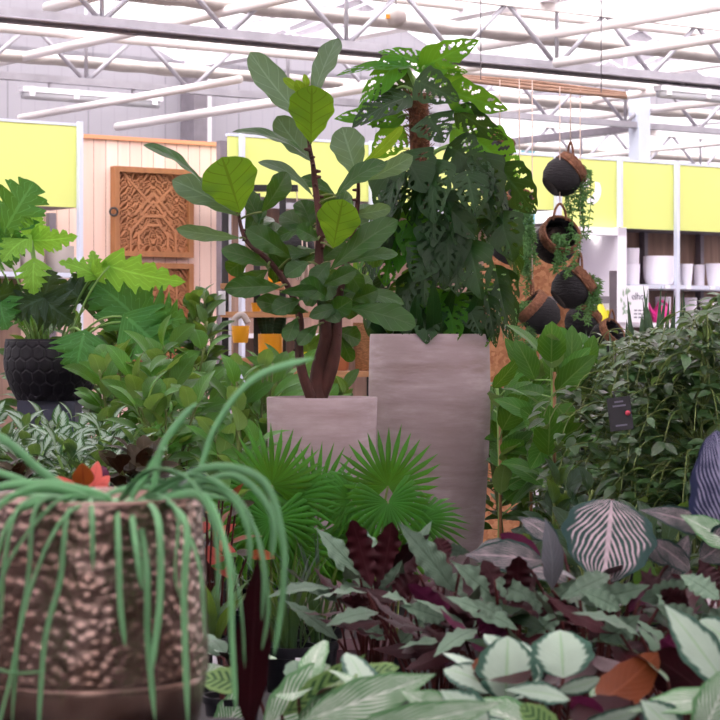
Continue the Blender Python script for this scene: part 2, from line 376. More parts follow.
def fan(mb,hub,d,nrm,Rr,n=20,spread=5.0,rg=random):
    hub=V(hub); d=V(d).normalized(); z=V(nrm); z=(z-d*z.dot(d)).normalized(); x=d.cross(z)
    da=spread/n
    for k in range(n):
        a=-spread/2+(k+.5)*da; L_=Rr*(.78+.22*math.cos(a*.6))*rg.uniform(.92,1.05); r=rg.random()*.6+.2
        def q(aa,rad,h): return hub+(d*math.cos(aa)+x*math.sin(aa))*rad+z*(h-.25*rad*rad/Rr)
        rj=Rr*.42; hw=da*.5
        vs=[hub,q(a-hw,rj,0),q(a,rj,.012),q(a+hw,rj,0),q(a-hw*.62,Rr*.7,-.004),q(a,Rr*.7,.008),q(a+hw*.62,Rr*.7,-.004),q(a,L_,-.03*rg.random()-.01)]
        mb.add(vs,[(0,2,1),(0,3,2),(1,2,5,4),(2,3,6,5),(4,5,7),(5,6,7)],[(.5,0),(0,.4),(.5,.4),(1,.4),(.1,.7),(.5,.7),(.9,.7),(.5,1)],r)
def curve(p0,p1,p2,n=8):
    p0,p1,p2=V(p0),V(p1),V(p2)
    return [p0*(1-t)**2+p1*2*t*(1-t)+p2*t*t for t in [i/n for i in range(n+1)]]
def spl(pts,n=6):
    pts=[V(p) for p in pts]; out=[]
    for i in range(len(pts)-1):
        p0=pts[max(0,i-1)];p1=pts[i];p2=pts[i+1];p3=pts[min(len(pts)-1,i+2)]
        for k in range(n):
            t=k/n; out.append(.5*((2*p1)+(p2-p0)*t+(2*p0-5*p1+4*p2-p3)*t*t+(3*p1-p0-3*p2+p3)*t**3))
    out.append(pts[-1]); return out
# ---------------------------------------------------------------- room
def struct(mb,name,mat,label=None,smooth=False,loc=None):
    o=mb.build(name,mat,None,loc,smooth); o['kind']='structure'
    if label: o['label']=label
    return o
struct(MB().box(-45,60,-25,70,-.1,0),'floor',M['floor'],'grey concrete greenhouse floor')
def rwall(name,mat,a0,a1,b0,b1,z0,z1,label):
    me=MB().box(a0,a1,b0,b1,z0,z1); o=me.build(name,mat,None,None,False); o.rotation_euler=(0,0,TH); o['kind']='structure'; o['label']=label; return o
BAY=4.7; G0=13.36; ZT=4.57; ZB=4.0; BW=21.7
AEND=aof(560,BW)
rwall('wall_back',M['clad'],-16,aof(470,BW),BW,BW+.12,0,ZT+.1,'pale grey ribbed cladding wall under the roof at the back')
M['dkclad']=plain('dark_wall_cladding',srgb(44,42,44),.8)
rwall('wall_rear',M['dkclad'],-3,36,-9,-8.9,0,ZT,'grey cladding wall behind the viewer')
rwall('wall_rear_sill',M['dkclad'],-9.5,-3,-9,-8.9,0,.8,'low cladding wall under the rear glazing')
rwall('wall_rear_side',M['dkclad'],-16,-9.5,-9,-8.9,0,ZT,'dark wall left of the rear glazing')
rwall('window_2',M['glass'],-9.5,-3,-8.96,-8.94,.8,ZT,'glazed part of the rear wall')
rwall('wall_left',M['dkclad'],-16.1,-16,-9,BW,0,ZT,'grey cladding side wall')
w=MB(); w.rbox(aof(470,BW),46,34,34.02,0,ZT); struct(w,'window_1',M['glass'],'glazed far wall of the greenhouse')
# roof glazing: zigzag bays, ridges along W
gl=MB(); bars=MB(); gut=MB()
BN,BF=-9,34
for k in range(-7,8):
    a0=G0+BAY*k; am=a0+BAY/2; a1=a0+BAY; zr=ZT+1.05
    gl.add([R(a0,BN,ZT+.1),R(a0,BF,ZT+.1),R(am,BF,zr),R(am,BN,zr)],[(0,1,2,3)])
    gl.add([R(am,BN,zr),R(am,BF,zr),R(a1,BF,ZT+.1),R(a1,BN,ZT+.1)],[(0,1,2,3)])
    gut.rbox(a0-.09,a0+.09,BN,BF,ZT,ZT+.12)
    bars.rbox(am-.03,am+.03,BN,BF,zr-.03,zr+.04)
    b=6.0
    while b<BF:
        for (s0,s1) in ((a0,am),(a1,am)):
            bars.tube([R(s0,b,ZT+.1),R(s1,b,zr)],.017,4,False)
        b+=1.12
struct(gl,'ceiling',M['glass'],'glazed greenhouse roof')
struct(bars,'ceiling_glazing_bar',M['alu'],'thin white glazing bars carrying the roof glass')
struct(gut,'ceiling_gutter',M['alu'],'pale roof gutters between the glass bays')
mcl,ntc,bc=newmat('shade_cloth'); bc.inputs['Base Color'].default_value=(*srgb(236,222,226),1); bc.inputs['Roughness'].default_value=.9
tlc=N(ntc,'ShaderNodeBsdfTranslucent'); tlc.inputs[0].default_value=(.9,.85,.87,1); trc=N(ntc,'ShaderNodeBsdfTransparent'); mx1=N(ntc,'ShaderNodeMixShader'); mx1.inputs[0].default_value=.6; mx2=N(ntc,'ShaderNodeMixShader'); mx2.inputs[0].default_value=.12
ntc.links.new(bc.outputs[0],mx1.inputs[1]); ntc.links.new(tlc.outputs[0],mx1.inputs[2]); ntc.links.new(mx1.outputs[0],mx2.inputs[1]); ntc.links.new(trc.outputs[0],mx2.inputs[2]); ntc.links.new(mx2.outputs[0],ntc.nodes['Material Output'].inputs[0])
struct(MB().rbox(-16,34,-9,12.6,ZT-.02,ZT-.01),'ceiling_shade_cloth',mcl,'drawn white shade cloth under the roof, extended out of view to dim the front of the hall')  # cloth carried on overhead, out of view, added to dim the foreground
# gable infill over the back wall
gb=MB()
for k in range(-3,2):
    a0=G0+BAY*k
    gb.add([R(a0,BW,ZT),R(a0+BAY,BW,ZT),R(a0+BAY/2,BW,ZT+1.05)],[(0,1,2)])
struct(gb,'wall_gable',M['clad'],'pale cladding gables above the back wall')
def truss(b,a0,a1,off,label,dark=False):
    t=thing('roof_truss',R(a0,b,ZB),label,None,None,'structure')
    mb=MB(); mb.rbox(a0,a1,b-.05,b+.05,ZB-.035,ZB+.035); mb.build('bottom_chord',M['steel'],t,smooth=False)
    mb=MB(); mb.rbox(a0,a1,b-.04,b+.04,ZT-.07,ZT); mb.build('top_chord',M['pipe'],t,smooth=False)
    mb=MB(); a=off
    while a>a0: a-=1.205
    while a<a1-1.2:
        a+=1.205
        mb.tube([R(a,b,ZT-.04),R(a+.6,b,ZB)],.024,6); mb.tube([R(a+.6,b,ZB),R(a+1.205,b,ZT-.04)],.024,6)
    mb.build('web_bar',M['steel'],t)
    mb=MB(); a=off+.6
    while a>a0: a-=2.41
    while a<a1-2.5:
        a+=2.41; mb.tube([R(a,b,ZT+.3),R(a,b,ZB)],.02,6)
    mb.build('hanger',M['steel'],t)
    if dark:
        mb=MB()
        for dz,db,r in ((-.05,.06,.018),(-.075,.0,.012),(-.045,-.06,.014)):
            mb.tube([R(a0,b+db,ZB+dz),R(a1,b+db,ZB+dz)],r,8)
        mb.build('cable_pipe',M['steeldark'],t)
    return t
truss(15.48,2,28,12.91,'nearest lattice roof truss crossing the top of the view',True)
truss(19.2,4,32,10.0,'middle lattice roof truss behind the nearest one')
truss(24.0,aof(470,24),40,16.0,'far lattice roof truss seen at right above the lime panels')
truss(29.0,26,44,26.0,'farthest lattice roof truss at right')
def screen(b,z,a0,a1,label):
    mb=MB(); rg=random.Random(int(b*10)); n=int((a1-a0)/.25); vs=[];fs=[]
    for i in range(n+1):
        a=a0+(a1-a0)*i/n; w_=.11+.02*rg.random(); h=.045+.02*rg.random()
        for (x,y) in ((-w_,-h*.3),(-w_*.6,h),(0,h*.7),(w_*.7,h),(w_,-h*.2),(w_*.4,-h),(-w_*.5,-h*.8)):
            vs.append(R(a,b+x,z+y))
    for i in range(n):
        for j in range(7): fs.append((i*7+j,i*7+(j+1)%7,(i+1)*7+(j+1)%7,(i+1)*7+j))
    mb.add(vs,fs); struct(mb,'ceiling_screen',M['cream'],label,True)
screen(15.9,ZT-.25,2,28,'folded cream shade screen beside the nearest truss')
screen(19.6,ZT-.32,4,32,'folded cream shade screen beside the middle truss')
screen(24.5,ZT-.3,19,40,'folded cream shade screen beside the far truss')
def pipe(px0,r0,z,px1,rad,label):
    Y=(z-CZ)*F/(HR-r0); p=P(px0,r0,Y)
    # march along W until projected px == px1
    k=(px1-360)/F; t=(k*p.y-p.x)/(W.x-k*W.y); q=p+W*t
    mb=MB(); mb.tube([p,q],rad,12); o=struct(mb,'ceiling_pipe',M['pipe'],label,True)
for i,(a_,b_,z_,c_,r_,l_) in enumerate([
  (0,62,4.25,333,.045,'cream roof pipe rising from the left edge to the top'),
  (47,8,4.3,110,.05,'short cream roof pipe at the top left corner'),
  (117,127,3.75,420,.045,'cream roof pipe starting above the pine partition'),
  (20,118,3.7,240,.035,'thinner cream roof pipe near the back wall'),
  (480,47,4.3,760,.045,'cream roof pipe at upper right, topmost'),
  (556,63,4.0,760,.045,'cream roof pipe at upper right starting at a truss node'),
  (480,115,4.3,690,.045,'cream roof pipe at right, in the middle of the roof'),
  (567,120,4.2,760,.045,'cream roof pipe at right above the far column'),
  (583,157,4.0,760,.035,'thin roof pipe just above the lime panels'),
  (330,90,4.2,480,.045,'cream roof pipe between the two tall plants')]):
    pipe(a_,b_,z_,c_,r_,l_)
mb=MB(); mb.tube([R(4,18.6,ZT-.2),R(32,18.6,ZT-.2)],.05,10); struct(mb,'ceiling_pipe',M['pipe'],'long cream pipe running beside the middle truss',True)
mb=MB(); mb.tube([R(4,16.6,ZT+.1),R(30,16.6,ZT+.1)],.045,10); struct(mb,'ceiling_pipe',M['pipe'],'long cream pipe behind the nearest truss',True)
# wide beam along W through the far column and the columns
ac=aof(640,19.2)
struct(MB().rbox(ac-.04,ac+.04,19.3,33.9,ZB-.06,ZB+.02),'ceiling_beam',M['steeldark'],'dark beam running back from the far pale column')
struct(MB().rbox(ac-.09,ac+.09,19.12,19.3,0,ZT),'column_1',M['whitepost'],'pale square column behind the lime panels at right')
for n_,(px,b) in enumerate(((528,26),(684,30))):
    a=aof(px,b); struct(MB().rbox(a-.1,a+.1,b-.05,b+.05,0,ZT),'column_%d'%(n_+2),M['teal'],'teal rainwater column '+('beside the monstera' if n_==0 else 'near the right edge'))
a=aof(199,BW-.15)
struct(MB().rbox(a-.16,a+.02,BW-.3,BW-.01,0,ZT),'column_4',M['steeldark'],'dark steel column on the back wall at left')
struct(MB().rbox(a+.06,a+.14,BW-.2,BW-.03,0,ZT),'column_5',M['alu'],'white drain pipe beside the dark column')
struct(MB().tube([R(a-1.6,BW-.1,2.2),R(a,BW-.1,3.9)],.02,6),'trim_1',M['steeldark'],'thin diagonal brace on the back wall')
# strip lights
def striplight(a0,a1,b,z,label):
    t=thing('strip_light',R((a0+a1)/2,b,z),label,'ceiling light')
    mb=MB(); mb.rbox(a0,a1,b-.06,b+.06,z,z+.05); mb.build('housing',M['white'],t,smooth=False)
    mb=MB(); mb.tube([R(a0+.02,b,z-.02),R(a1-.02,b,z-.02)],.05,12); mb.build('diffuser',M['lampd'],t)
    for q in (.06,.37,.65,.94):
        aa=a0+(a1-a0)*q; MB().rbox(aa-.03,aa+.03,b-.062,b+.062,z-.04,z+.055).build('clip',M['alu'],t,smooth=False)
    for q in (.2,.8):
        aa=a0+(a1-a0)*q; MB().rbox(aa-.015,aa+.015,b-.015,b+.015,z+.04,ZB+.02).build('bracket',M['steel'],t,smooth=False)
striplight(aof(21,19.2),aof(160,19.2),19.2,3.86,'long white fluorescent strip light hanging under the middle truss at left')
striplight(aof(622,16.0),aof(745,16.0),15.5,3.86,'white fluorescent strip light under the nearest truss at upper right')
striplight(aof(478,22.6),aof(535,22.6),23.9,3.84,'short looking white strip light beside the monstera at right')
# globe pendant
g=P(396,17,16.2); t=thing('pendant_globe',g,'pale globe hanging from the roof above the monstera','lantern')
MB().sphere(g,.08).build('globe',M['cream'],t); MB().tube([g+V((0,0,.08)),g+V((0,0,.75))],.004,6).build('cord',M['steel'],t)
MB().box(g.x-.075,g.x-.045,g.y-.068,g.y-.05,g.z-.02,g.z+.01).build('sticker',M['orange'],t,smooth=False)
# ---------------------------------------------------------------- display wall
FB=14.1; BB=14.72
rwall_o=MB().box(aof(-80,BB),aof(222,BB),BB,BB+.06,0,2.98).build('plank_partition',M['planks'],None,None,False)
rwall_o.rotation_euler=(0,0,TH); tag(rwall_o,'tall partition of pale pine planks left of the fiddle leaf fig','partition')
mb=MB().rbox(aof(-80,BB),aof(222,BB),BB-.02,BB+.08,2.98,3.01); o=mb.build('top_rail',M['toprail'],rwall_o,smooth=False)
# (rail is parented under a rotated object: keep its world placement)
o.matrix_parent_inverse=RM.inverted()
def lime_unit(pxs,z0,label,post_px,back=None,name='shelving_unit',shelves=(),postz=0,deep=.5):
    a0,a1=aof(pxs[0],FB),aof(pxs[-1],FB)
    t=thing(name,R(a0,FB,0),label,'shelving')
    for i in range(len(pxs)-1):
        MB().rbox(aof(pxs[i],FB)+.012,aof(pxs[i+1],FB)-.012,FB,FB+.03,z0,3.0).build('fascia_panel',M['lime'],t,smooth=False)
    MB().rbox(a0,a1,FB+.031,FB+deep,z0,z0+.03).build('fascia_soffit',M['steeldark'],t,smooth=False)
    MB().rbox(a0,a1,FB-.005,FB+.035,3.0,3.02).build('top_trim',M['whitepost'],t,smooth=False)
    for p in post_px:
        a=aof(p,FB-.03); MB().rbox(a-.016,a+.016,FB-.05,FB-.006,postz,3.03).build('post',M['whitepost'],t,smooth=False)
    if back: 
        for (q0,q1) in back:
            MB().rbox(aof(q0,FB),aof(q1,FB),FB+deep,FB+deep+.02,0,2.5).build('back_panel',M['greyplanks'],t,smooth=False)
    for (q0,q1,z) in shelves:
        MB().rbox(aof(q0,FB),aof(q1,FB),FB-.03,FB+deep-.01,z-.035,z).build('shelf',M['whitepost'] if z>1.9 else M['white'],t,smooth=False)
    return t
lime_unit([-90,80],2.41,'lime topped shelving unit at the left edge holding grey pots',[80],[(-90,50)],shelves=((-90,80,1.935),),deep=.45)
lime_unit([228,242,372,470,557],2.55,'lime fascia unit behind the fig and monstera',[242,372,557],[(268,557)],shelves=((268,557,1.5),))
ru=lime_unit([559,620,677,790],2.42,'lime topped white shelving unit at right',[677],[(628,790)],shelves=((628,790,1.935),(628,790,1.6),))
mb=MB()
for p in (644,700):
    a=aof(p,FB+.45); mb.rbox(a-.02,a+.02,FB+.42,FB+.49,0,2.42)
mb.build('upright',M['steeldark'],ru,smooth=False)
a=aof(224,FB-.1); MB().rbox(a-.03,a+.03,FB-.1,FB-.04,0,2.95).build('slotted_post',M['steeldark'],None,R(a,FB-.07,0),False,label='dark slotted steel post at the right end of the pine partition',category='post')
a=aof(52,BB-.05); MB().rbox(a-.03,a+.03,BB-.06,BB-.01,0,2.4).build('slotted_post',M['steeldark'],None,R(a,BB-.03,0),False,label='dark steel upright behind the grey pots under the left lime panel',category='post')
for p in (559,620):
    a=aof(p,FB-.03); MB().rbox(a-.016,a+.016,FB-.05,FB-.006,2.43,3.03).build('post',M['whitepost'],ru,smooth=False)
# crescent logo
def disc_outline(cx,cz,r,a0,a1,n): return [(cx+r*math.cos(a0+(a1-a0)*i/n),cz+r*math.sin(a0+(a1-a0)*i/n)) for i in range(n+1)]
la=aof(590,FB); lz=zof(190,la,FB); r=.125
mb=MB(); outer=disc_outline(la,lz,r,-1.75,.55,20); inner=disc_outline(la-.06,lz+.035,r*.93,-1.45,.35,20)
vs=[R(x,FB-.004,z) for x,z in outer]+[R(x,FB-.004,z) for x,z in inner]+[R(x,FB+.002,z) for x,z in outer]+[R(x,FB+.002,z) for x,z in inner]
n=21; fs=[(i,i+1,n+i+1,n+i) for i in range(n-1)]+[(2*n+i,i,i+1,2*n+i+1)[::-1] for i in range(n-1)]
mb.add(vs,fs)
mb.add([R(la-.05+.045*math.cos(q*PI/10),FB-.004,lz+.06+.045*math.sin(q*PI/10)) for q in range(20)],[tuple(range(20))])
mb.build('logo',M['white'],ru,smooth=False)
# white cabinet
c0,c1=aof(560,FB-.06),aof(625,FB-.06)
t=thing('display_cabinet',R(c0,FB,0),'white open display cabinet under the lime panel behind the hanging baskets','cabinet')
mb=MB(); mb.rbox(c1-.1,c1,FB-.08,FB+.5,0,2.42); mb.rbox(c0,c0+.06,FB-.08,FB+.5,0,2.42); mb.build('side_panel',M['white'],t,smooth=False)
MB().rbox(c0,c1,FB-.08,FB+.5,2.35,2.415).build('top_panel',M['white'],t,smooth=False)
MB().rbox(c0,c1,FB+.5,FB+.52,0,2.42).build('back_panel',M['white'],t,smooth=False)
MB().rbox(c0+.06,c1-.1,FB-.06,FB+.5,1.57,1.6).build('shelf',M['white'],t,smooth=False)
a=aof(592,FB+.2); MB().lathe([(.03,2.335),(.03,2.349)],16,R(a,FB+.2,0)).build('spotlight',M['spot'],t)
for p in (580,585):
    a=aof(p,FB+.5); q=R(a,FB+.42,zof(262,a,FB+.5)); MB().tube([q,q+W*.075],.018,10).build('peg',M['rodm'],t)
# carved panels
def carved(pxa,pxb,ra,rb,label,part=0):
    b0=BB-.05; a0,a1=aof(pxa,b0),aof(pxb,b0); z1=zof(ra,a0,b0); z0=zof(rb,a1,b0) if rb<300 else z1-1.0
    t=thing('carved_panel',R((a0+a1)/2,b0,z0),label,'wall decoration')
    f=.042; mb=MB()
    mb.rbox(a0,a0+f,b0-.03,b0+.04,z0,z1); mb.rbox(a1-f,a1,b0-.03,b0+.04,z0,z1); mb.rbox(a0+f,a1-f,b0-.03,b0+.04,z0,z0+f); mb.rbox(a0+f,a1-f,b0-.03,b0+.04,z1-f,z1)
    mb.build('frame',M['frameW'],t,smooth=False)
    x0,x1,y0,y1=a0+f,a1-f,z0+f,z1-f; nx=230; ny=int(nx*(y1-y0)/(x1-x0)); cx=(x0+x1)/2; cy=y0+.12*(y1-y0) if part==0 else y1-.2
    X,Zz=np.meshgrid(np.linspace(x0,x1,nx),np.linspace(y0,y1,ny)); u=np.abs(X-cx); v=Zz-cy
    rr=np.hypot(u,v); ang=np.arctan2(v,u)
    fil=np.sin(230*u+3*np.sin(57*v))*np.sin(220*v+3*np.sin(61*u))+.35*np.sin(150*(u+v)+2*np.sin(8*ang))
    h=np.where(fil>-.32,0.0,-.03)
    for c in (.13,.2):  # octagon rings
        oc=np.maximum(np.maximum(u,np.abs(v)),(u+np.abs(v))*.7071); h=np.where(np.abs(oc-c)<.011,.006,h)
    H=y1-y0
    for (k,s0) in ((.62,1),(.52,1)):
        d=v-(k*H-u*1.0); h=np.where((np.abs(d)<.016)&(v>.2),.004,h)
    d=v-(.45*H+u*.95); h=np.where((np.abs(d)<.014),.004,h)
    vs=[R(X[i,j],b0-h[i,j]-.002,Zz[i,j]) for i in range(ny) for j in range(nx)]
    fs=[(i*nx+j,i*nx+j+1,(i+1)*nx+j+1,(i+1)*nx+j) for i in range(ny-1) for j in range(nx-1)]
    mb=MB(); mb.add(vs,fs); mb.build('carved_tracery',M['carve'],t,smooth=False)
    MB().rbox(a0+.01,a1-.01,b0+.03,b0+.045,z0+.01,z1-.01).build('backing',M['carve'],t,smooth=False)
    return t,a0,z1
t,a0_,z1_=carved(113,192,166,258,'square carved wooden tracery panel in a plain frame on the pine partition')
MB().torus(R(a0_-.01,BB-.08,z1_-.35),.03,.008,12,6,Matrix.Rotation(PI/2,4,'X')).build('ring_handle',M['black'],t)
carved(115,192,262,400,'second carved wooden panel, just below the square one, mostly hidden by leaves',1)
# pots on the shelves
def shelfpot(px0,px1,z0,h,mat,label,cat='pot',group=None,b=FB+.2,taper=.8,name='planter',round_=0):
    a0,a1=aof(px0,b),aof(px1,b); c=R((a0+a1)/2,b,z0); Rr=(c-V((0,0,0))).y*(px1-px0)/F/2
    r0=Rr*taper
    if round_: prof=[(Rr*.6,0),(Rr*.82,.02*h+.005),(Rr*.95,.25*h),(Rr,.6*h),(Rr*.99,h),(Rr*.9,h),(Rr*.86,.9*h),(Rr*.8,.3*h),(.001,.25*h)]
    else: prof=[(r0*.93,0),(r0,.01),(Rr,h*.97),(Rr,h),(Rr*.93,h),(r0*.9,h*.2),(.001,h*.18)]
    o=MB().lathe(prof,32,c).build(name,mat,None,c,'auto'); tag(o,label,cat,group); return o
shelfpot(624,640,1.935,.185,M['white'],'white pot on the upper right shelf, lower one of the stacked pair beside the cabinet',taper=.9)
shelfpot(624.6,639.6,2.121,.14,M['white'],'white pot stacked on top of another beside the white cabinet',taper=.9)
shelfpot(643,675,1.935,.26,M['white'],'largest white tapered planter on the upper right shelf',taper=.66,round_=1,b=FB+.17)
shelfpot(671,684,1.935,.2,M['white'],'white pot half hidden behind the pale post at right',taper=.8,b=FB+.33)
shelfpot(680.5,693,1.935,.2,M['white'],'white tapered pot just right of the pale post',taper=.72)
shelfpot(693.2,705,1.935,.2,M['white'],'white straight pot, second right of the pale post',taper=.9,b=FB+.3)
shelfpot(705.5,723,1.935,.21,M['white'],'white pot at the right edge of the upper shelf',taper=.75)
shelfpot(655,671,1.6,.235,M['white'],'white pot on the lower right shelf below the largest planter',taper=.85)
shelfpot(684,697,1.6,.23,M['white'],'white pot on the lower right shelf right of the pale post',taper=.85)
shelfpot(700,716,1.6,.23,M['white'],'white pot on the lower right shelf near the right edge',taper=.85)
for i,p in enumerate((667,688,712)):
    a=aof(p,FB-.035); o=MB().rbox(a-.03,a+.03,FB-.045,FB-.032,1.9,1.935).build('price_tag',M['paper'],None,R(a,FB-.04,1.91),False)
    tag(o,['white price tag on the shelf edge under the largest white planter','white price tag on the shelf edge just right of the pale post','white price tag on the shelf edge at the right edge'][i],'price tag')
shelfpot(45,74,1.935,.2,M['greypot'],'large grey stoneware pot at the right end of the left shelf',round_=1)
shelfpot(20,44,1.935,.17,M['greypot'],'middle grey stoneware pot on the left shelf',round_=1,b=FB+.12)
shelfpot(-6,20,1.935,.13,M['greypot'],'low grey stoneware bowl at the left edge of the left shelf',round_=1,b=FB+.1)
shelfpot(2,30,1.935,.24,M['greypot'],'tall grey stoneware pot behind the low bowl on the left shelf',round_=1,b=FB+.36)
# elho card
a0,a1=aof(616,FB-.12),aof(648,FB-.12); zc0,zc1=1.6,1.95
t=thing('brand_card',R(a0,FB-.12,zc0),'white printed card reading elho on the shelf below the white pots','sign')
MB().rbox(a0,a1,FB-.125,FB-.115,zc0,zc1-.03).build('card',M['paper'],t,smooth=False)
def text(s,size,loc,mat,parent,rotz=TH,al='LEFT',name='lettering'):
    cu=bpy.data.curves.new(name,'FONT'); cu.body=s; cu.size=size; cu.extrude=.0008; cu.align_x=al
    o=bpy.data.objects.new(name,cu); C.objects.link(o)
    dg=bpy.context.evaluated_depsgraph_get(); me=bpy.data.meshes.new_from_object(o.evaluated_get(dg)); bpy.data.objects.remove(o)
    o=bpy.data.objects.new(name,me); C.objects.link(o); me.materials.append(mat)
    mm=Matrix.Translation(V(loc))@Matrix.Rotation(rotz,4,'Z')@Matrix.Rotation(PI/2,4,'X')
    me.transform(Matrix.Translation(-parent.location)@mm); o.parent=parent; return o
M['ink']=plain('grey_ink',srgb(110,110,125),.6)
M['leafprint']=plain('printed_leaf',srgb(150,175,150),.6)
text('elho',.085,R(a1-.2,FB-.127,1.8),M['ink'],t)
mb=MB()
for q in range(9):
    aa=a1-.17+q%3*.05; mb.rbox(aa,aa+.035,FB-.127,FB-.1255,1.7-(q//3)*.03,1.712-(q//3)*.03)
mb.build('small_print',M['ink'],t,smooth=False)
mb=MB(); rg=random.Random(3)
for q in range(14):
    p=R(a0+.03+rg.random()*.13,FB-.1265,1.66+rg.random()*.2); d=R(rg.uniform(-.05,.05),0,rg.uniform(.02,.07)); leaf(mb,p,p+d,.02,nrm=-W,nt=4,ns=1,arch=0,fold=0,prof='lance')
mb.build('printed_leaves',M['leafprint'],t)
# watering cans
def can(px,row,r,mat,label,flip=1):
    b=FB+.1; a=aof(px,b); c=R(a,b,1.6+r*.95)
    t=thing('watering_can',R(a,b,1.6),label,'watering can')
    MB().lathe([(r*.55,-r*.95),(r*.85,-r*.8),(r,-.2*r),(r*.95,.3*r),(r*.6,.8*r),(r*.35,.9*r),(.001,.88*r)],24,c).build('body',mat,t)
    MB().tube([c+U*flip*r*.8-V((0,0,r*.2)),c+U*flip*r*1.5+V((0,0,r*.5)),c+U*flip*r*1.8+V((0,0,r*1.1))],[.02,.014,.012],8).build('spout',mat,t)
    MB().tube(spl([c-U*flip*r*.7+V((0,0,r*.2)),c-U*flip*r*.9+V((0,0,r*.9)),c+V((0,0,r*1.35)),c+U*flip*r*.5+V((0,0,r*.8))],5),.012,8).build('handle',mat,t)
can(634,303,.09,M['pink'],'pink round watering can on the right shelf, left of the two pink ones')
can(661,303,.085,M['pink'],'pink watering can on the right shelf, right of the two pink ones',-1)
def cone(px,label):
    b=FB+.05; a=aof(px,b); c=R(a,b,1.6); t=thing('spray_bottle',c,label,'bottle')
    MB().lathe([(.07,0),(.075,.02),(.06,.09),(.02,.17),(.018,.19),(.001,.19)],20,c).build('body',M['yelgreen'],t)
    MB().box(c.x-.04,c.x+.02,c.y-.012,c.y+.012,c.z+.19,c.z+.225).build('spray_head',M['black'],t,smooth=False)
cone(600,'yellow spray bottle on the right shelf, left of the two'); cone(612,'yellow spray bottle on the right shelf next to the pink watering can')
# grey rack with post at 613
p=P(613,0,12.6).x; t=thing('metal_rack',V((p,12.6,0)),'grey metal rack post with a side rail in front of the white cabinet','rack')
MB().box(p-.02,p+.02,12.58,12.62,0,CZ+15/F*12.6*1.0+.31).build('post',M['steeldark'],t,smooth=False)
MB().box(p-.42,p-.02,12.585,12.615,1.66,1.7).build('rail',M['steel'],t,smooth=False)
MB().box(p-.42,p-.38,12.58,12.62,0,1.7).build('post',M['steel'],t,smooth=False)
MB().box(p-.2,p+.2,12.4,12.8,0,.02).build('foot_plate',M['steeldark'],t,smooth=False)
# ---------------------------------------------------------------- centre shelf rack behind the fig (Y about 12)
YR=12.0
def X(px,Y=YR): return (px-360)/F*Y
def Z(row,Y=YR): return CZ-(row-HR)/F*Y
t=thing('shelf_rack',V((X(300),YR,0)),'black framed shelf rack with oak shelves behind the fiddle leaf fig','rack')
for p in (224,256,282,327,370):
    MB().box(X(p)-.018,X(p)+.018,YR+.1,YR+.14,0,Z(192 if p<300 else 250)).build('post',M['black'],t,smooth=False)
for (p0,p1,r0) in ((222,285,358),(222,285,284),(282,372,371),(222,330,312)):
    MB().box(X(p0),X(p1),YR-.15,YR+.14,Z(r0)-.03,Z(r0)).build('shelf',M['shelfwood'],t,smooth=False)
MB().box(X(222),X(372),YR-.15,YR+.14,Z(402),Z(400)).build('shelf',M['black'],t,smooth=False)
def rpot(px0,px1,row_top,row_bot,mat,label,name='flower_pot',cat='pot',taper=.85,plant=None,Y=YR,sq=False):
    c=V((X((px0+px1)/2,Y),Y,Z(row_bot,Y)+.001)); h=(row_bot-row_top)/F*Y; r=(px1-px0)/F*Y/2
    t=thing(name,c,label,cat)
    MB().lathe([(r*taper*.9,0),(r*taper,.01),(r,h*.95),(r,h),(r*.92,h),(r*.85,h*.8),(.001,h*.8)],28,c).build('pot',mat,t,smooth='auto')
    MB().lathe([(.001,h*.8),(r*.87,h*.82),(.001,h*.84)],20,c).build('soil',M['soil'],t)
    if plant: plant(t,c+V((0,0,h*.82)),r)
    return t
def snake(t,c,r,n=9,h=.22):
    rg=random.Random(int(abs(c.x)*1000)); mb=MB()
    for i in range(n):
        a=rg.uniform(0,6.28); q=c+V((math.cos(a)*r*.5,math.sin(a)*r*.5,0)); leaf(mb,q,q+V((math.cos(a)*.05,math.sin(a)*.05,h*rg.uniform(.7,1.1))),.035,roll=rg.uniform(-.6,.6),prof='blade',nt=8,ns=1,rg=rg,fold=.3)
    mb.build('foliage',L['snake'],t)
def tuft(mat,h=.15,n=14,w=.03,prof='lance'):
    def f(t,c,r):
        rg=random.Random(int(abs(c.x*777+c.z*91)*10)); mb=MB()
        for i in range(n):
            a=rg.uniform(0,6.28); rr=rg.uniform(0,.7)*r; q=c+V((math.cos(a)*rr,math.sin(a)*rr,0)); o=rg.uniform(.2,.9)
            leaf(mb,q,q+V((math.cos(a)*h*o,math.sin(a)*h*o,h*rg.uniform(.5,1.1))),w,prof=prof,nt=6,ns=1,rg=rg,nrm=(-math.cos(a)*.6,-math.sin(a)*.6,1),arch=.12)
        mb.build('foliage',mat,t)
    return f
rpot(231.5,249.5,326,343,M['yellow'],'small round yellow pot holding a grey cactus stem',plant=lambda t,c,r: MB().tube(spl([c+V((-.03,0,0)),c+V((-.03,0,.05)),c+V((.01,0,.075)),c+V((.04,0,.03))],5),.018,10).build('cactus',M['greypot'],t),Y=YR-.3)
rpot(258,283,334,357.8,M['yellow'],'square looking yellow pot with a snake plant behind the fig trunk',plant=lambda t,c,r: snake(t,c,r,12,.19),taper=.97)
rpot(228,243,270,283.8,M['terra'],'small terracotta pot on the upper rack shelf beside the dark post',taper=.9)
rpot(244,256,274,283.8,M['terra'],'second terracotta pot on the upper rack shelf',taper=.9)
rpot(268,282,276,283.8,M['yellow'],'yellow pot half hidden behind fig leaves on the upper rack shelf',taper=.9)
rpot(251,262,303,311.8,M['yellow'],'tiny yellow pot on the middle rack shelf',taper=.8)
rpot(330,350,348,370.8,M['terra'],'terracotta pot with a small leafy plant right of the fig trunk',plant=tuft(L['misc'],.14,20,.05))
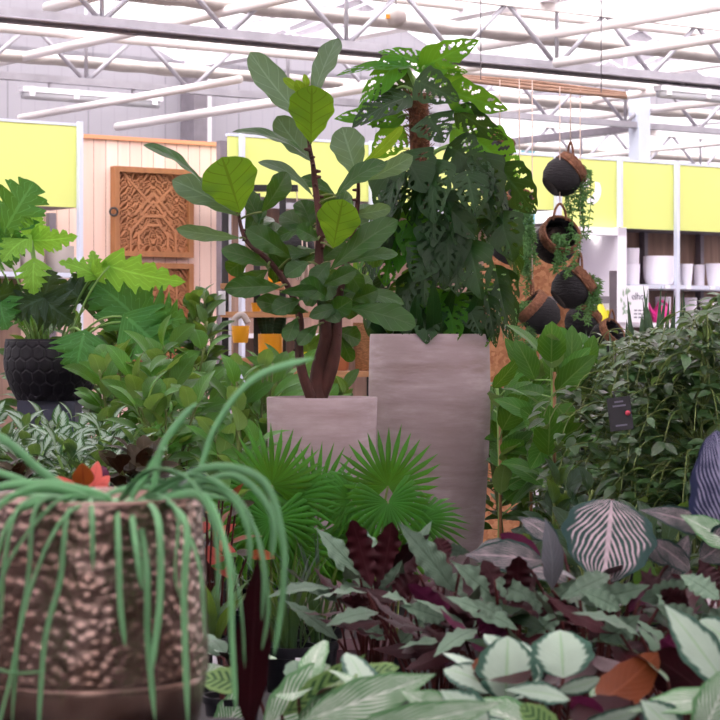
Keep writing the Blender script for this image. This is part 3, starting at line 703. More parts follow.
rpot(353,384,323,370.8,M['wicker'],'round woven wicker basket behind the tall grey planter',name='wicker_basket',cat='basket')
rpot(300,318,352,370.8,M['yelgreen'],'yellow green pot hidden behind the fig trunk',plant=tuft(L['phillit'],.12,16,.05),taper=.9)
g=P(297,248,11.6); t=thing('pendant_lantern',g,'dark ribbed globe lantern with pale tassels hanging behind the fig','lantern')
mb=MB().lathe([(.02,.1),(.055,.09),(.09,.03),(.095,-.02),(.07,-.08),(.03,-.1)][::-1],24,g); mb.build('globe',M['basket'],t)
mb=MB()
for i in range(7):
    q=g+V((.03+.02*math.sin(i*2),-.09+.01*i,.08)); mb.tube([q+V((0,0,.03)),q+V((.01*math.sin(i),0,-.12)),q+V((.02*math.sin(i),0,-.25))],.004,5)
mb.build('tassel',M['string'],t); MB().tube([g+V((0,0,.1)),V((g.x,g.y,2.25))],.003,5).build('cord',M['string'],t)
MB().box(X(215),X(300),11.55,11.65,2.235,2.265).build('hanging_rail',M['black'],None,V((X(258),11.6,2.235)),False,label='black rail across the lime panels carrying the dark lantern',category='rail')
p=P(222,303,11.3); t=MB().box(p.x-.018,p.x+.018,11.29,11.3,Z(315,11.3),Z(291,11.3)).build('shelf_label',M['paper'],None,p,False,label='upright white plant label strip beside the dark post',category='label')
# ---------------------------------------------------------------- hanging baskets
rod=[P(455,77,12.2),P(540,85,12.2),P(627,95,12.2)]
t=thing('hanging_rod',rod[1],'bundle of thin wooden rods hung below the roof above the baskets','rod')
for i in range(3):
    o=V((0,.02*i,.012*(i-1))); MB().tube([rod[0]+o,rod[1]+o*2,rod[2]+o],.011,8).build('rod',M['rodm'],t)
for q in (.15,.85):
    p=rod[0].lerp(rod[2],q); MB().tube([p,V((p.x,p.y,ZT+.1))],.003,5).build('wire',M['steel'],t)
# osb
pts=[(425,600),(440,380),(462,300),(497,242),(545,236),(579,250),(572,315),(552,365),(528,430),(522,600)]
Yb=12.7; mb=MB(); n=len(pts)
vs=[P(x,y,Yb) for x,y in pts]+[P(x,y,Yb)+V((0,.03,0)) for x,y in pts]
for v_ in vs:
    if v_.z<.3: v_.z=0
fs=[tuple(range(n))[::-1],tuple(range(n,2*n))]+[(i,(i+1)%n,n+(i+1)%n,n+i) for i in range(n)]
mb.add(vs,fs); mb.build('board',M['osb'],None,V((P(500,0,Yb).x,Yb,0)),False,label='tall orange brown chipboard panel with slanted sides behind the hanging baskets',category='board')
def basket(px,row,Y,r,ax,label,fern=(0,0,0),foot=True,handle=True,seed=1,collar=.86,ln=1.55,hook=None,dens=60,fdir=(0,0,-1)):
    """r in px, ax = opening direction"""
    c=P(px,row,Y); r=r/F*Y; ax=V(ax).normalized(); rot=V((0,0,1)).rotation_difference(ax).to_matrix().to_4x4()
    t=thing('hanging_basket',c,label,'basket')
    R1=collar
    prof=[(.001,-.78*r),(r*.5,-.8*r),(r*.55,-.84*r),(r*.6,-.78*r),(r*.85,-.5*r),(r,-.05*r),(r*.97,.25*r),(r*R1,.5*r),(r*R1*.98,.85*r),(r*R1*.88,.85*r),(r*.86,.2*r),(r*.6,-.5*r),(.001,-.6*r)]
    MB().lathe(prof,36,c,rot).build('bowl',M['basket'],t)
    mb=MB(); mb.lathe([(r*R1*1.02,.45*r),(r*R1*1.1,.5*r),(r*R1*1.1,.84*r),(r*R1*1.03,.88*r)],40,c,rot,caps=False,fn=lambda p,a,z:p*(1+.025*math.sin(a*30))); mb.torus(c+ax*r*.88,r*R1,r*.07,60,6,rot,.25)
    mb.torus(c+ax*r*.48,r*R1*1.06,r*.06,60,6,rot,.25)
    mb.build('rope_collar',M['rope'],t)
    up=V((0,0,1)); side=ax.cross(up)
    if side.length<.1: side=V((1,0,0))
    side.normalize(); tp=c+ax*r*.6+up*r*R1*math.sqrt(max(0,1-ax.z**2))*.95
    for k,(d_,hh) in enumerate(((tp,1),)+(((c+ax*r*.6-(tp-c-ax*r*.6)),-1),)):
        upv=(d_-c-ax*r*.6).normalized() if (d_-c-ax*r*.6).length>.01 else side
        sd=side if k==0 else side
        mb=MB(); H=r*.75*(1 if k==0 else .55)
        uu=up if k==0 else upv
        mb.tube(spl([d_-sd*r*.32,d_-sd*r*.24+uu*H*.6,d_+uu*H,d_+sd*r*.24+uu*H*.6,d_+sd*r*.32],5),r*.06,7)
        mb.build('rope_handle',M['rope'],t)
    if dens:
        rg=random.Random(seed); mb=MB(); m0=c+ax*r*.7-V((0,0,.45*r))
        MB().lathe([(.001,.3*r),(r*.8,.32*r),(.001,.35*r)],20,c,rot).build('soil',M['soil'],t)
        fd=V(fdir)
        for i in range(dens//4):
            st=m0+V((rg.uniform(-.5,.5)*r,rg.uniform(-.5,.2)*r,rg.uniform(-.3,.3)*r)); out=st+ax*r*.4+V((rg.uniform(-.3,.3)*r,-.2*r,.1*r)); l=ln*r*rg.uniform(.45,1.1)
            pl=spl([st,out,out+fd*l*.5+V((rg.uniform(-.1,.1)*r,0,0)),out+fd*l+V((rg.uniform(-.2,.2)*r,0,0))],5); mb.tube(pl,.0025,4)
            for q in pl[3:]:
                for _ in range(7):
                    e=q+V((rg.uniform(-1,1),rg.uniform(-1,1),rg.uniform(-.8,.3))).normalized()*r*rg.uniform(.18,.32); leaf(mb,q,e,.008,prof='lance',nt=3,ns=1,rg=rg)
        mb.build('trailing_foliage',L['trail'],t)
    if hook:
        p=tp+up*r*.75
        MB().tube([p,V((p.x,p.y,rod[0].lerp(rod[2],(p.x-rod[0].x)/(rod[2].x-rod[0].x)).z))],.0035,5).build('string',M['string'],t)
    return t
basket(562,177,12.2,20,(.72,.25,.62),'topmost hanging charcoal basket with rope collar against the lime panel',seed=2,ln=3.0,hook=True,dens=46)
basket(555,243,12.2,22,(.3,-.85,.5),'hanging charcoal basket showing its dark mouth, fern spilling out, below the topmost basket',seed=3,ln=1.5,hook=True,dens=24,fdir=(-.05,0,-1))
basket(517,207,12.0,16,(.2,-.55,.8),'small hanging basket beside the monstera edge with a leafy trailing plant',seed=4,ln=4.0,hook=True,dens=60,fdir=(.12,0,-1))
basket(510,245,12.1,20,(.5,-.3,.8),'dark basket partly hidden by monstera leaves, below the small one',seed=5,ln=2.6,hook=None,dens=50)
basket(571,289,12.2,20.5,(.72,.15,.6),'round charcoal basket with wide rope collar in front of the chipboard panel',seed=6,ln=1.9,dens=50,hook=True)
basket(541,315,12.0,20,(-.72,-.1,.65),'charcoal basket tipped to the left above the broad leaved ficus',seed=7,ln=2.6,dens=50,hook=True)
basket(581,322,12.5,17,(.5,.2,.7),'greyish basket half hidden behind the tipped one, right of it',seed=8,dens=0)
basket(605,338,12.3,16,(.6,-.5,.5),'lowest charcoal basket just above the ficus leaves',seed=9,dens=0)
basket(497,152,12.1,16,(.3,.2,.9),'basket hanging behind the top right monstera leaf, only its handle showing',seed=10,dens=0,hook=True)
# ---------------------------------------------------------------- benches
def bench(x0,x1,y0,y1,z,label):
    t=thing('display_bench',V(((x0+x1)/2,(y0+y1)/2,0)),label,'bench')
    MB().box(x0,x1,y0,y1,z-.05,z).build('bench_top',M['bench'],t,smooth=False)
    for x in (x0+.05,x1-.05):
        for y in (y0+.05,y1-.05):
            MB().box(x-.03,x+.03,y-.03,y+.03,0,z-.05).build('leg',M['steeldark'],t,smooth=False)
ZM=.36; ZL=.78; ZF=.45
bench(-.49,2.6,5.5,10.6,ZM,'low grey display bench in the centre under the big planters')
bench(-2.7,-.52,5.4,11.6,ZL,'higher grey display bench at left under the silver leaved plants')
bench(-.17,1.7,2.9,5.35,ZF,'grey display bench in front under the calatheas')
bench(-1.6,-.2,3.75,5.3,.6,'grey display bench behind the hammered bronze pot')
# ---------------------------------------------------------------- fiddle leaf fig
def planter(t,c,prof,mat,soilz,soilr):
    MB().lathe(prof,64,c).build('planter',mat,t,smooth='auto')
    MB().lathe([(.001,soilz-.01),(soilr,soilz),(.001,soilz+.01)],40,c).build('soil',M['soil'],t)
YF=8.0; c=V((P(322,0,YF).x,YF,ZM))
t=thing('potted_fiddle_leaf_fig',c,'fiddle leaf fig with red brown trunk in the smaller grey cement planter','potted plant')
h=P(0,397,YF).z-ZM; R0=.2
planter(t,c,[(.1,0),(.115,.01),(.15,h*.25),(.18,h*.5),(.196,h*.75),(.2015,h-.004),(.2,h),(.186,h),(.182,h-.01),(.175,h*.8),(.001,h*.8)],M['concrete'],h-.06,.183)
fig=t
mb=MB()
q=lambda x,y,d=0:P(x,y,YF+d)
main=spl([q(316,402),q(318,370,.01),q(326,335,-.01),q(322,300,0),q(319,260,.02),q(320,225,.0),q(315,185,.02),q(313,165),q(309,140),q(309,100,.02)],6)
rad=[.034-.0295*(i/(len(main)-1))**.65 for i in range(len(main))]
mb.tube(main,rad,12)
b1=spl([q(312,400,-.03),q(303,375,-.05),q(299,350,-.04),q(300,320,-.02),q(290,290),q(270,262,.0),q(246,240,.02),q(238,212,.03)],6)
mb.tube(b1,[.02-.014*(i/(len(b1)-1)) for i in range(len(b1))],10)
b2=spl([q(320,398,.02),q(332,365,.0),q(336,335,.0),q(338,300,.02),q(343,275,.02),q(352,240,.03),q(358,200,.02),q(358,176)],6)
mb.tube(b2,[.028-.023*(i/(len(b2)-1)) for i in range(len(b2))],10)
rg=random.Random(4)
for pl,rd in ((main,.02),(b1,.012),(b2,.015)):
    for i in range(2,len(pl)-4,2):
        d=V((rg.uniform(-1,1),rg.uniform(-1,.3),0)).normalized(); p=pl[i]; mb.tube([p,p+d*(rd*.7+.012)],[rd*.5,.004],6)
mb.build('trunk',M['trunk'],t)
allpts=main[12:]+b1[16:]+b2[14:]
FL=[ # bx,by,tx,ty,w,dBase,dTip,roll,mat,arch
(311,126,250,52,37,.02,.1,.35,'figpale',-.06),(312,102,338,38,30,.03,.12,-.5,'figpale',.05),(311,143,312,85,50,-.04,-.1,0,'figlit',.03),
(314,162,277,116,34,.05,.12,.3,'figpale',-.08),(304,97,283,78,10,0,-.02,.2,'figyoung',.1),(305,95,304,74,10,0,-.03,.7,'figyoung',.1),(308,98,296,80,12,0,-.04,-.4,'figyoung',.1),
(314,163,232,132,24,0,-.06,1.0,'fig',.12),(203,184,143,145,22,-.05,-.12,.9,'fig',.1),(240,213,222,157,62,-.04,-.1,.1,'figlit',.04),
(238,216,172,180,32,.02,.02,.2,'figpale',.1),(240,238,176,229,17,-.03,-.06,-.3,'figpale',.12),(262,212,287,172,26,-.05,-.04,.4,'fig',.1),
(313,196,258,162,18,.03,.05,.6,'figpale',.15),(358,180,342,127,38,.0,.02,0,'figpale',.08),(358,168,403,126,13,-.04,-.1,.5,'figyoung',.1),
(336,197,387,163,26,-.06,-.12,-.5,'fig',.14),(368,180,413,156,20,.0,.0,.3,'figpale',.1),(333,248,343,199,46,-.12,-.2,0,'figlit',.03),
(330,270,398,220,30,-.08,-.1,-.2,'fig',.1),(350,215,391,208,18,.05,.05,.4,'figpale',.1),(345,264,398,254,16,.02,.06,-.3,'fig',.12),
(350,308,416,326,30,-.06,-.12,-.15,'fig',.1),(323,286,356,270,19,-.12,-.16,.0,'fig',.08),(281,287,224,289,24,-.1,-.16,.0,'fig',.12),
(281,292,318,290,14,-.14,-.2,.2,'fig',.08),(268,266,221,250,22,-.04,-.08,.2,'fig',.1),(291,258,246,229,27,-.04,-.1,.1,'fig',.12),
(308,312,256,300,22,-.02,.0,-.2,'fig',.1),(346,306,309,317,16,-.1,-.14,.1,'fig',.1),(342,290,404,304,18,.0,.04,-.3,'fig',.1),
(297,318,287,342,19,-.06,-.12,.2,'fig',.05),(262,232,240,186,24,.04,.1,.5,'fig',.1),(246,243,265,200,22,.04,.1,-.3,'fig',.1),
(330,250,292,268,22,.06,.1,.4,'fig',.1),(335,300,372,280,26,.06,.14,.2,'fig',.1),(322,240,280,215,26,.06,.14,.2,'fig',.1),
(320,215,352,196,24,.06,.14,.3,'fig',.1),(350,235,372,205,24,.06,.14,-.2,'figpale',.1),
(322,275,300,300,22,-.06,-.1,.2,'fig',.06),(340,335,352,362,16,.03,.05,.2,'fig',.06),(285,270,262,246,22,.06,.12,.5,'fig',.1),
(320,310,332,345,18,.08,.14,.2,'fig',.06),(312,230,300,200,26,.05,.1,.3,'fig',.1),(345,262,362,292,22,-.03,-.06,.3,'fig',.1),
(335,195,300,178,18,.05,.1,.4,'fig',.1),(318,262,345,240,24,.02,.06,.2,'fig',.1),(268,245,290,275,22,.0,.04,.2,'fig',.1)]
rg2=random.Random(77)
FL+=[(330,300,300,282,24,-.1,-.18,.2,'fig',.08),(325,318,352,300,24,-.08,-.16,.1,'fig',.08),(318,300,340,322,20,-.08,-.14,.0,'fig',.08),(300,300,272,312,22,-.06,-.1,.2,'fig',.08),(318,325,298,345,16,-.08,-.12,.1,'fig',.08),(338,275,320,300,24,-.08,-.12,.2,'fig',.08),(308,262,285,276,20,-.08,-.14,.1,'fig',.08),(330,262,312,285,22,-.06,-.1,.1,'fig',.08),(318,240,296,228,22,-.06,-.1,.2,'fig',.08),(352,300,378,290,22,-.04,-.06,.2,'fig',.08)]
for i in range(34):
    p=allpts[rg2.randint(0,len(allpts)-1)]; bx=(p.x/p.y)*F+360; by=HR-(p.z-CZ)/p.y*F
    if by<185 or by>345 or (by>290 and bx<300): continue
    a=rg2.uniform(0,6.28); l=rg2.uniform(36,54); FL.append((bx+8*math.cos(a),by-5*math.sin(a),bx+l*math.cos(a),by-l*.6*math.sin(a)+4,rg2.uniform(20,28),.06,rg2.uniform(.08,.2),rg2.uniform(-.5,.5),'fig',.1))
for (bx,by,tx,ty,wd,d0,d1,ro,mt,ar) in FL:
    b_=q(bx,by,d0); tp=q(tx,ty,d1); mb=MB(); leaf(mb,b_,tp,wd/F*YF,ro,'fiddle',ar,.16,.055,2.4,20,4,rg=rg)
    mb.build('leaf',L[mt],t)
    st=min(allpts,key=lambda p:(p-b_).length); MB().tube(curve(st,(st+b_)/2+V((0,0,.01)),b_,4),.004,6).build('petiole',M['twig'],t)
# ---------------------------------------------------------------- monstera
YM=9.15; c=V((P(429.5,0,YM).x,YM,ZM)); h=P(0,334,YM).z-ZM
t=thing('potted_monstera',c,'tall monstera on a coir pole in the tallest grey cement planter','potted plant')
s=YM/F
prof=[(.195,0),(.2,.01),(51*s,h*.12),(55*s,h*.3),(58.5*s,h*.5),(60.8*s,h*.68),(61*s,h*.8),(59.8*s,h*.99),(59*s,h),(56*s,h),(55.5*s,h*.97),(54*s,h*.85),(.001,h*.85)]
planter(t,c,prof,M['concrete'],h-.06,56*s)
q=lambda x,y,d=0:P(x,y,YM+d)
mb=MB(); pole=spl([q(427,345),q(425,250),q(421,170),q(418,94)],10); vs=[]
mb.tube(pole,.042,14); 
rg=random.Random(8)
for i in range(900):
    p=rg.choice(pole[:-1]); p=p.lerp(pole[pole.index(p)+1],rg.random()); a=rg.uniform(0,6.28); o=V((math.cos(a),math.sin(a),0))*.04; mb.tube([p+o,p+o*1.35+V((rg.uniform(-.02,.02),0,rg.uniform(-.02,.03)))],.0018,3,False)
mb.build('coir_pole',M['coir'],t)
ML=[(425,66,479,40,30,0,-.05,.15,'monlit'),(427,66,378,52,26,.02,.05,.5,'monlit'),(404,66,336,76,18,-.03,-.08,.7,'monlit'),(398,62,358,111,26,-.02,-.1,.1,'monlit'),
(432,66,468,72,16,.02,.1,.6,'monlit'),(420,82,460,101,34,-.1,-.2,.2,'mon'),(452,92,508,110,30,.0,-.05,.3,'monlit'),(412,80,382,105,34,.05,.1,.3,'mon'),
(404,98,352,128,38,-.08,-.15,.6,'mon'),(398,118,334,119,26,-.02,.0,.3,'monlit'),(430,118,444,143,40,-.14,-.2,.0,'mon'),(460,112,508,140,26,.0,-.05,.5,'mon'),
(478,142,520,178,46,.02,.1,.0,'monlit'),(474,160,494,222,50,-.08,-.16,.1,'mon'),(452,148,488,172,40,-.12,-.18,.1,'mon'),(405,156,426,193,48,-.18,-.24,-.1,'mon'),
(442,200,478,240,34,-.2,-.26,.1,'mon'),(502,170,536,214,40,.0,.06,.2,'mon'),(388,168,392,236,34,-.14,-.18,.2,'mon'),(430,248,414,282,38,-.22,-.28,.0,'mon'),
(446,232,450,280,28,-.22,-.28,.1,'mon'),(470,246,482,300,38,-.2,-.26,.1,'mon'),(500,216,514,262,38,-.1,-.14,.1,'mon'),(482,210,500,250,34,.02,.02,.1,'mon'),
(395,90,372,128,30,.06,.14,.2,'mon'),(440,75,470,95,26,.06,.14,.2,'monlit'),(455,128,485,150,34,.1,.16,.0,'monlit'),(400,130,372,158,30,.04,.1,-.2,'monlit')]
def monleaf(b_,tp,wd,ro,mt,nrm=None,hol=True):
    mb=MB(); leaf(mb,b_,tp,wd,ro,'heart',.07,.12,.015,2,48,8,nrm=nrm,holes=hol,rg=rg,cordate=.12,sweep=.15); mb.build('leaf',L[mt],t)
    st=min(pole,key=lambda p:(p-b_).length+.4*max(0,p.z-b_.z+.1)); m=(st+b_)/2+V((0,0,.06)); MB().tube(curve(st,m,b_,6),[.008]*3+[.006]*4,6).build('petiole',M['paleStem'],t)
for (bx,by,tx,ty,wd,d0,d1,ro,mt) in ML: monleaf(q(bx,by,d0),q(tx,ty,d1),wd/F*YM*1.15,ro,mt)
for i in range(56):
    zz=rg.uniform(0,1); row=170+165*zz; cx=436+rg.uniform(-1,1)*3; rx=(78 if row<260 else 72-.25*(row-260)); 
    a=rg.uniform(-PI*.95,PI*.05) if i%4 else rg.uniform(0,6.28)
    ox=math.cos(a)*rx; oy=math.sin(a)*rx/F*YM*.95; rr=rg.uniform(.45,.92)
    b_=q(cx+ox*rr,row-14,oy*rr); l=rg.uniform(42,64)/F*YM
    out=V((math.cos(a),math.sin(a),0)); tp=b_+(out*.35+V((0,0,-1))).normalized()*l
    if tp.z<q(0,352).z: tp.z=q(0,rg.uniform(338,350)).z
    monleaf(b_,tp,l*rg.uniform(.7,.9),rg.uniform(-.5,.5),'mon' if rg.random()<.85 else 'monlit',nrm=out+V((0,0,.35)))
for (bx,by,tx,ty,wd,d) in ((496,270,505,318,26,-.05),(500,290,512,345,24,-.1),(488,300,496,348,22,-.15),(470,310,482,336,26,-.2),(508,275,516,330,20,.02)):
    monleaf(q(bx,by,d),q(tx,ty,d-.04),wd/F*YM,.1,'mon',None)
mb=MB()
for i in range(40):
    a=rg.uniform(0,6.28);r_=rg.uniform(.02,.2); b_=c+V((math.cos(a)*r_,math.sin(a)*r_,h-.05)); 
    tp=b_+V((math.cos(a)*.12,math.sin(a)*.1,rg.uniform(.08,.3))); leaf(mb,b_,tp,.07,rg.uniform(-1,1),'ovate',nt=6,ns=2,rg=rg)
mb.build('lower_foliage',L['mon'],t)
# ---------------------------------------------------------------- generic potted plants
def npot(t,c,r=.07,h=.13,mat=None):
    MB().lathe([(r*.75,0),(r*.78,.005),(r*.96,h*.86),(r*1.05,h*.87),(r*1.05,h),(r*.97,h),(r*.93,h*.86),(.001,h*.85)],28,c).build('pot',mat or M['nursery'],t,smooth='auto')
    MB().lathe([(.001,h*.86),(r*.93,h*.88),(.001,h*.9)],20,c).build('soil',M['soil'],t)
def bushy(px,Y,zb,ztop,label,mat,lw,ll,n,spread,name='potted_ficus',stems=4,seed=0,prof='ovate',zlow=.15,stem=None,potr=.075,stakes=0,droop=.2,potm=None,nt=7,ns=2,x=None):
    rg=random.Random(seed+int(px*7+Y*31)); c=V((X(px,Y) if x is None else x,Y,zb)); t=thing(name,c,label,'potted plant')
    npot(t,c,potr,potr*1.8,potm)
    sm=MB(); fm=MB(); H=ztop-zb; base=c+V((0,0,potr*1.5))
    for s_ in range(stems):
        a=rg.uniform(0,6.28); top=c+V((math.cos(a)*spread*rg.uniform(.2,.8),math.sin(a)*spread*rg.uniform(.2,.8),H*rg.uniform(.82,.95)))
        b0=base+V((math.cos(a)*potr*.4,math.sin(a)*potr*.4,0)); pl=curve(b0,b0.lerp(top,.5)+V((-math.cos(a)*.01,0,.04)),top,14); sm.tube(pl,.005,6)
        m=n//stems
        for i in range(m):
            u=zlow+(1-zlow)*(i+rg.random()*.5)/m; p=pl[min(14,int(u*14))]; az=i*2.4+rg.uniform(-.4,.4)+s_
            el=.15+.9*u**2+rg.uniform(-.25,.25); l=ll*rg.uniform(.7,1.1)*(1 if u<.9 else .8)
            d=V((math.cos(az)*math.cos(el),math.sin(az)*math.cos(el),math.sin(el)))
            b_=p+d*.25*l; sm.tube([p,b_],.0025,4,False)
            tp=b_+d*l+V((0,0,-droop*l*.5)); leaf(fm,b_,tp,lw*rg.uniform(.8,1.1),rg.uniform(-.5,.5),prof,.12,.2,.02,2,nt,ns,nrm=V((0,0,1))-d*.3+V((0,-.35,0)),rg=rg)
    sm.build('stem',stem or M['twig'],t); fm.build('foliage',mat,t)
    for k in range(stakes):
        a=rg.uniform(0,6.28); p=base+V((rg.uniform(-.03,.03),rg.uniform(-.03,.03),-.03)); MB().tube([p,p+V((0,0,H*.8))],.005,8).build('stake',M['stakem'],t)
    return t
# left ficus cluster
LF=[(120,8.9,1.44,'leftmost bushy green ficus in front of the honeycomb pot'),(150,8.3,1.36,'green ficus second from left in the left ficus cluster'),(178,9.0,1.47,'taller green ficus in the middle of the left ficus cluster'),
(205,8.5,1.45,'green ficus with upright shoots below the pine partition'),(232,9.1,1.45,'green ficus just below the yellow pots'),(165,7.9,1.25,'low dark ficus at the front of the left cluster'),(250,8.8,1.40,'green ficus nearest the smaller grey planter on its left'),(190,9.6,1.3,'dark looking ficus behind, filling the gap left of the smaller grey planter'),(215,7.7,1.2,'low green ficus in front of the left cluster beside the strap leaves'),(262,9.6,1.42,'ficus standing directly behind the smaller grey planter'),
(300,9.8,1.36,'low ficus behind the fig trunk right of the yellow pots')]
for i,(px,Y,zt,lb) in enumerate(LF):
    zb=ZL if X(px,Y)<-.6 else ZM
    if -.6<X(px,Y)<-.42: 
        bushy(px,Y,ZM,zt,lb,L['rub'],.08,.185,40,.14,seed=i,zlow=.4,x=-.41)
    else: bushy(px,Y,zb,zt,lb,L['rub'],.08,.19,44,.18,seed=i,zlow=.1 if zb==ZL else .45)
# silver plants
for i,(px,Y,lb) in enumerate([(8,7.6,'silver leaved aglaonema at the left edge'),(38,8.1,'silver leaved aglaonema, second from the left edge'),(62,7.5,'silver leaved aglaonema below the slate blue plinth'),(92,8.0,'silver leaved aglaonema in the middle of the silver row'),(112,7.4,'silver leaved aglaonema at the right end of the silver row'),(25,6.9,'front silver leaved aglaonema at left'),(80,6.8,'front silver leaved aglaonema behind the coral leaves'),(-12,8.3,'silver leaved aglaonema cut by the left edge')]):
    bushy(px,Y,ZL,1.15-.03*(8-Y),lb,L['agl'],.042,.15,52,.12,name='potted_aglaonema',seed=50+i,prof='lance',zlow=.3,stems=6,potr=.07,droop=.5,stem=M['paleStem'])
# dark filler plants at left row 440-480
for i,(px,Y,lb) in enumerate([(135,6.7,'dark bronze leaved plant behind the strap leaved plant'),(165,6.2,'grey and bronze leaved plant right of the coral leaves'),(15,6.0,'bronze leaved plant at the left edge above the hammered pot')]):
    bushy(px,Y,ZL if X(px,Y)<-.55 else ZM,1.12 if i!=1 else 1.06,lb,L['greyl'] if i==1 else L['darkl'],.05,.1,44,.1,name='potted_rubber_plant',seed=70+i,zlow=.3)
# plinth and honeycomb pot
Yp=10.4; px_=X(52,Yp); zt=P(0,400,Yp).z
MB().box(px_-.145,px_+.125,Yp-.13,Yp+.13,ZL,zt).build('plinth',M['plinth'],None,V((px_,Yp,ZL)),False,label='slate blue box plinth under the honeycomb pot',category='plinth')
c=V((px_,Yp,zt)); t=thing('potted_philodendron',c,'split leaved philodendron in a black honeycomb patterned bowl','potted plant')
H=P(0,339,Yp).z-zt; Rm=.226
def hexfn(p,a,z): return p
mb=MB(); na=240; nz_=60; prof=[]; vs=[]
def rad_(zn): return Rm*(.66+.34*math.sin(min(1,zn*1.35+.12)*PI/2)) if zn<.7 else Rm*(1-.035*(zn-.7)/.3)
for j in range(nz_+1):
    zn=j/nz_; r0=rad_(zn)
    for i in range(na):
        a=2*PI*i/na; u=a/(2*PI)*22; v=zn*H/(2*PI*Rm/22)/ .866
        # hex distance
        best=9;
        k0=round(v)
        for kk in (k0-1,k0,k0+1):
            off=.5*(kk%2); uu=(u-off)-round(u-off); vv=(v-kk)*.866
            d=max(abs(uu),abs(uu)*.5+abs(vv)*.866); best=min(best,d)
        rr=r0+.0035*min(1,max(0,(.5-best)*9))-.002
        if zn>.96: rr=r0
        vs.append(c+V((rr*math.cos(a),rr*math.sin(a),zn*H)))
fs=[(j*na+i,j*na+(i+1)%na,(j+1)*na+(i+1)%na,(j+1)*na+i) for j in range(nz_) for i in range(na)]+[tuple(reversed(range(na)))]
mb.add(vs,fs); mb.lathe([(Rm*.965,H),(Rm*.93,H),(Rm*.9,H*.8),(.001,H*.8)],60,c); mb.build('bowl',M['hex'],t,smooth=False)
MB().lathe([(.001,H*.86),(Rm*.9,H*.88),(.001,H*.9)],40,c).build('soil',M['soil'],t)
rg=random.Random(12)
q=lambda x,y,d=0:P(x,y,Yp+d)
PL=[(128,318,165,352,60,-.25,-.3,0,'phil'),(140,322,92,282,58,-.1,0,.3,'phil'),(140,326,186,318,56,-.25,-.2,.1,'phil'),(84,335,76,375,48,-.3,-.42,0,'phil'),(44,298,10,318,42,-.1,-.15,.3,'phildark'),
(44,300,74,322,44,-.1,-.15,.2,'phildark'),(44,298,52,270,36,-.05,.0,.2,'phildark'),(82,300,60,284,40,0,.05,.3,'phildark'),(82,300,112,296,38,0,.05,.2,'phildark'),(84,296,80,270,30,.05,.1,.2,'phildark'),
(110,266,186,282,34,-.1,-.2,.4,'phillit'),(94,275,58,262,20,-.05,-.1,.4,'phillit'),(94,275,120,262,20,-.05,-.1,.4,'phillit'),(94,277,92,250,18,0,0,.4,'phillit'),
(0,240,34,182,46,.1,.12,.1,'figpale'),(-12,250,32,240,40,.1,.0,.4,'phil'),(30,240,40,215,26,.1,.1,.3,'phillit'),(32,240,78,236,26,.1,.05,.5,'phillit'),(28,238,2,262,34,.0,-.05,.5,'phillit'),(34,262,34,295,30,-.1,-.15,.1,'phillit'),
(-14,300,22,290,40,-.1,-.1,.3,'phildark'),(0,300,8,330,40,-.1,-.2,.2,'phil'),(18,300,30,328,30,.1,.1,.1,'phil'),(100,300,150,290,40,.15,.2,.3,'phil')]
for (bx,by,tx,ty,wd,d0,d1,ro,mt) in PL:
    b_=q(bx,by,d0);tp=q(tx,ty,d1); mb=MB(); leaf(mb,b_,tp,wd*1.35/F*Yp,ro,'heart' if mt!='figpale' else 'oval',.1,.1,.05,3,60,3,lob=5,rg=rg,sweep=.5,cordate=.14)
    mb.build('leaf',L['phil' if mt=='figpale' else mt],t)
    s0=c+V(((b_.x-c.x)*.3,(b_.y-c.y)*.3-.02,H*.88)); s0.x=max(c.x-.15,min(c.x+.15,s0.x)); MB().tube(curve(s0,(s0*.6+b_*.4)+V((0,0,.12)),b_,8),.005,6).build('petiole',M['paleStem'],t)
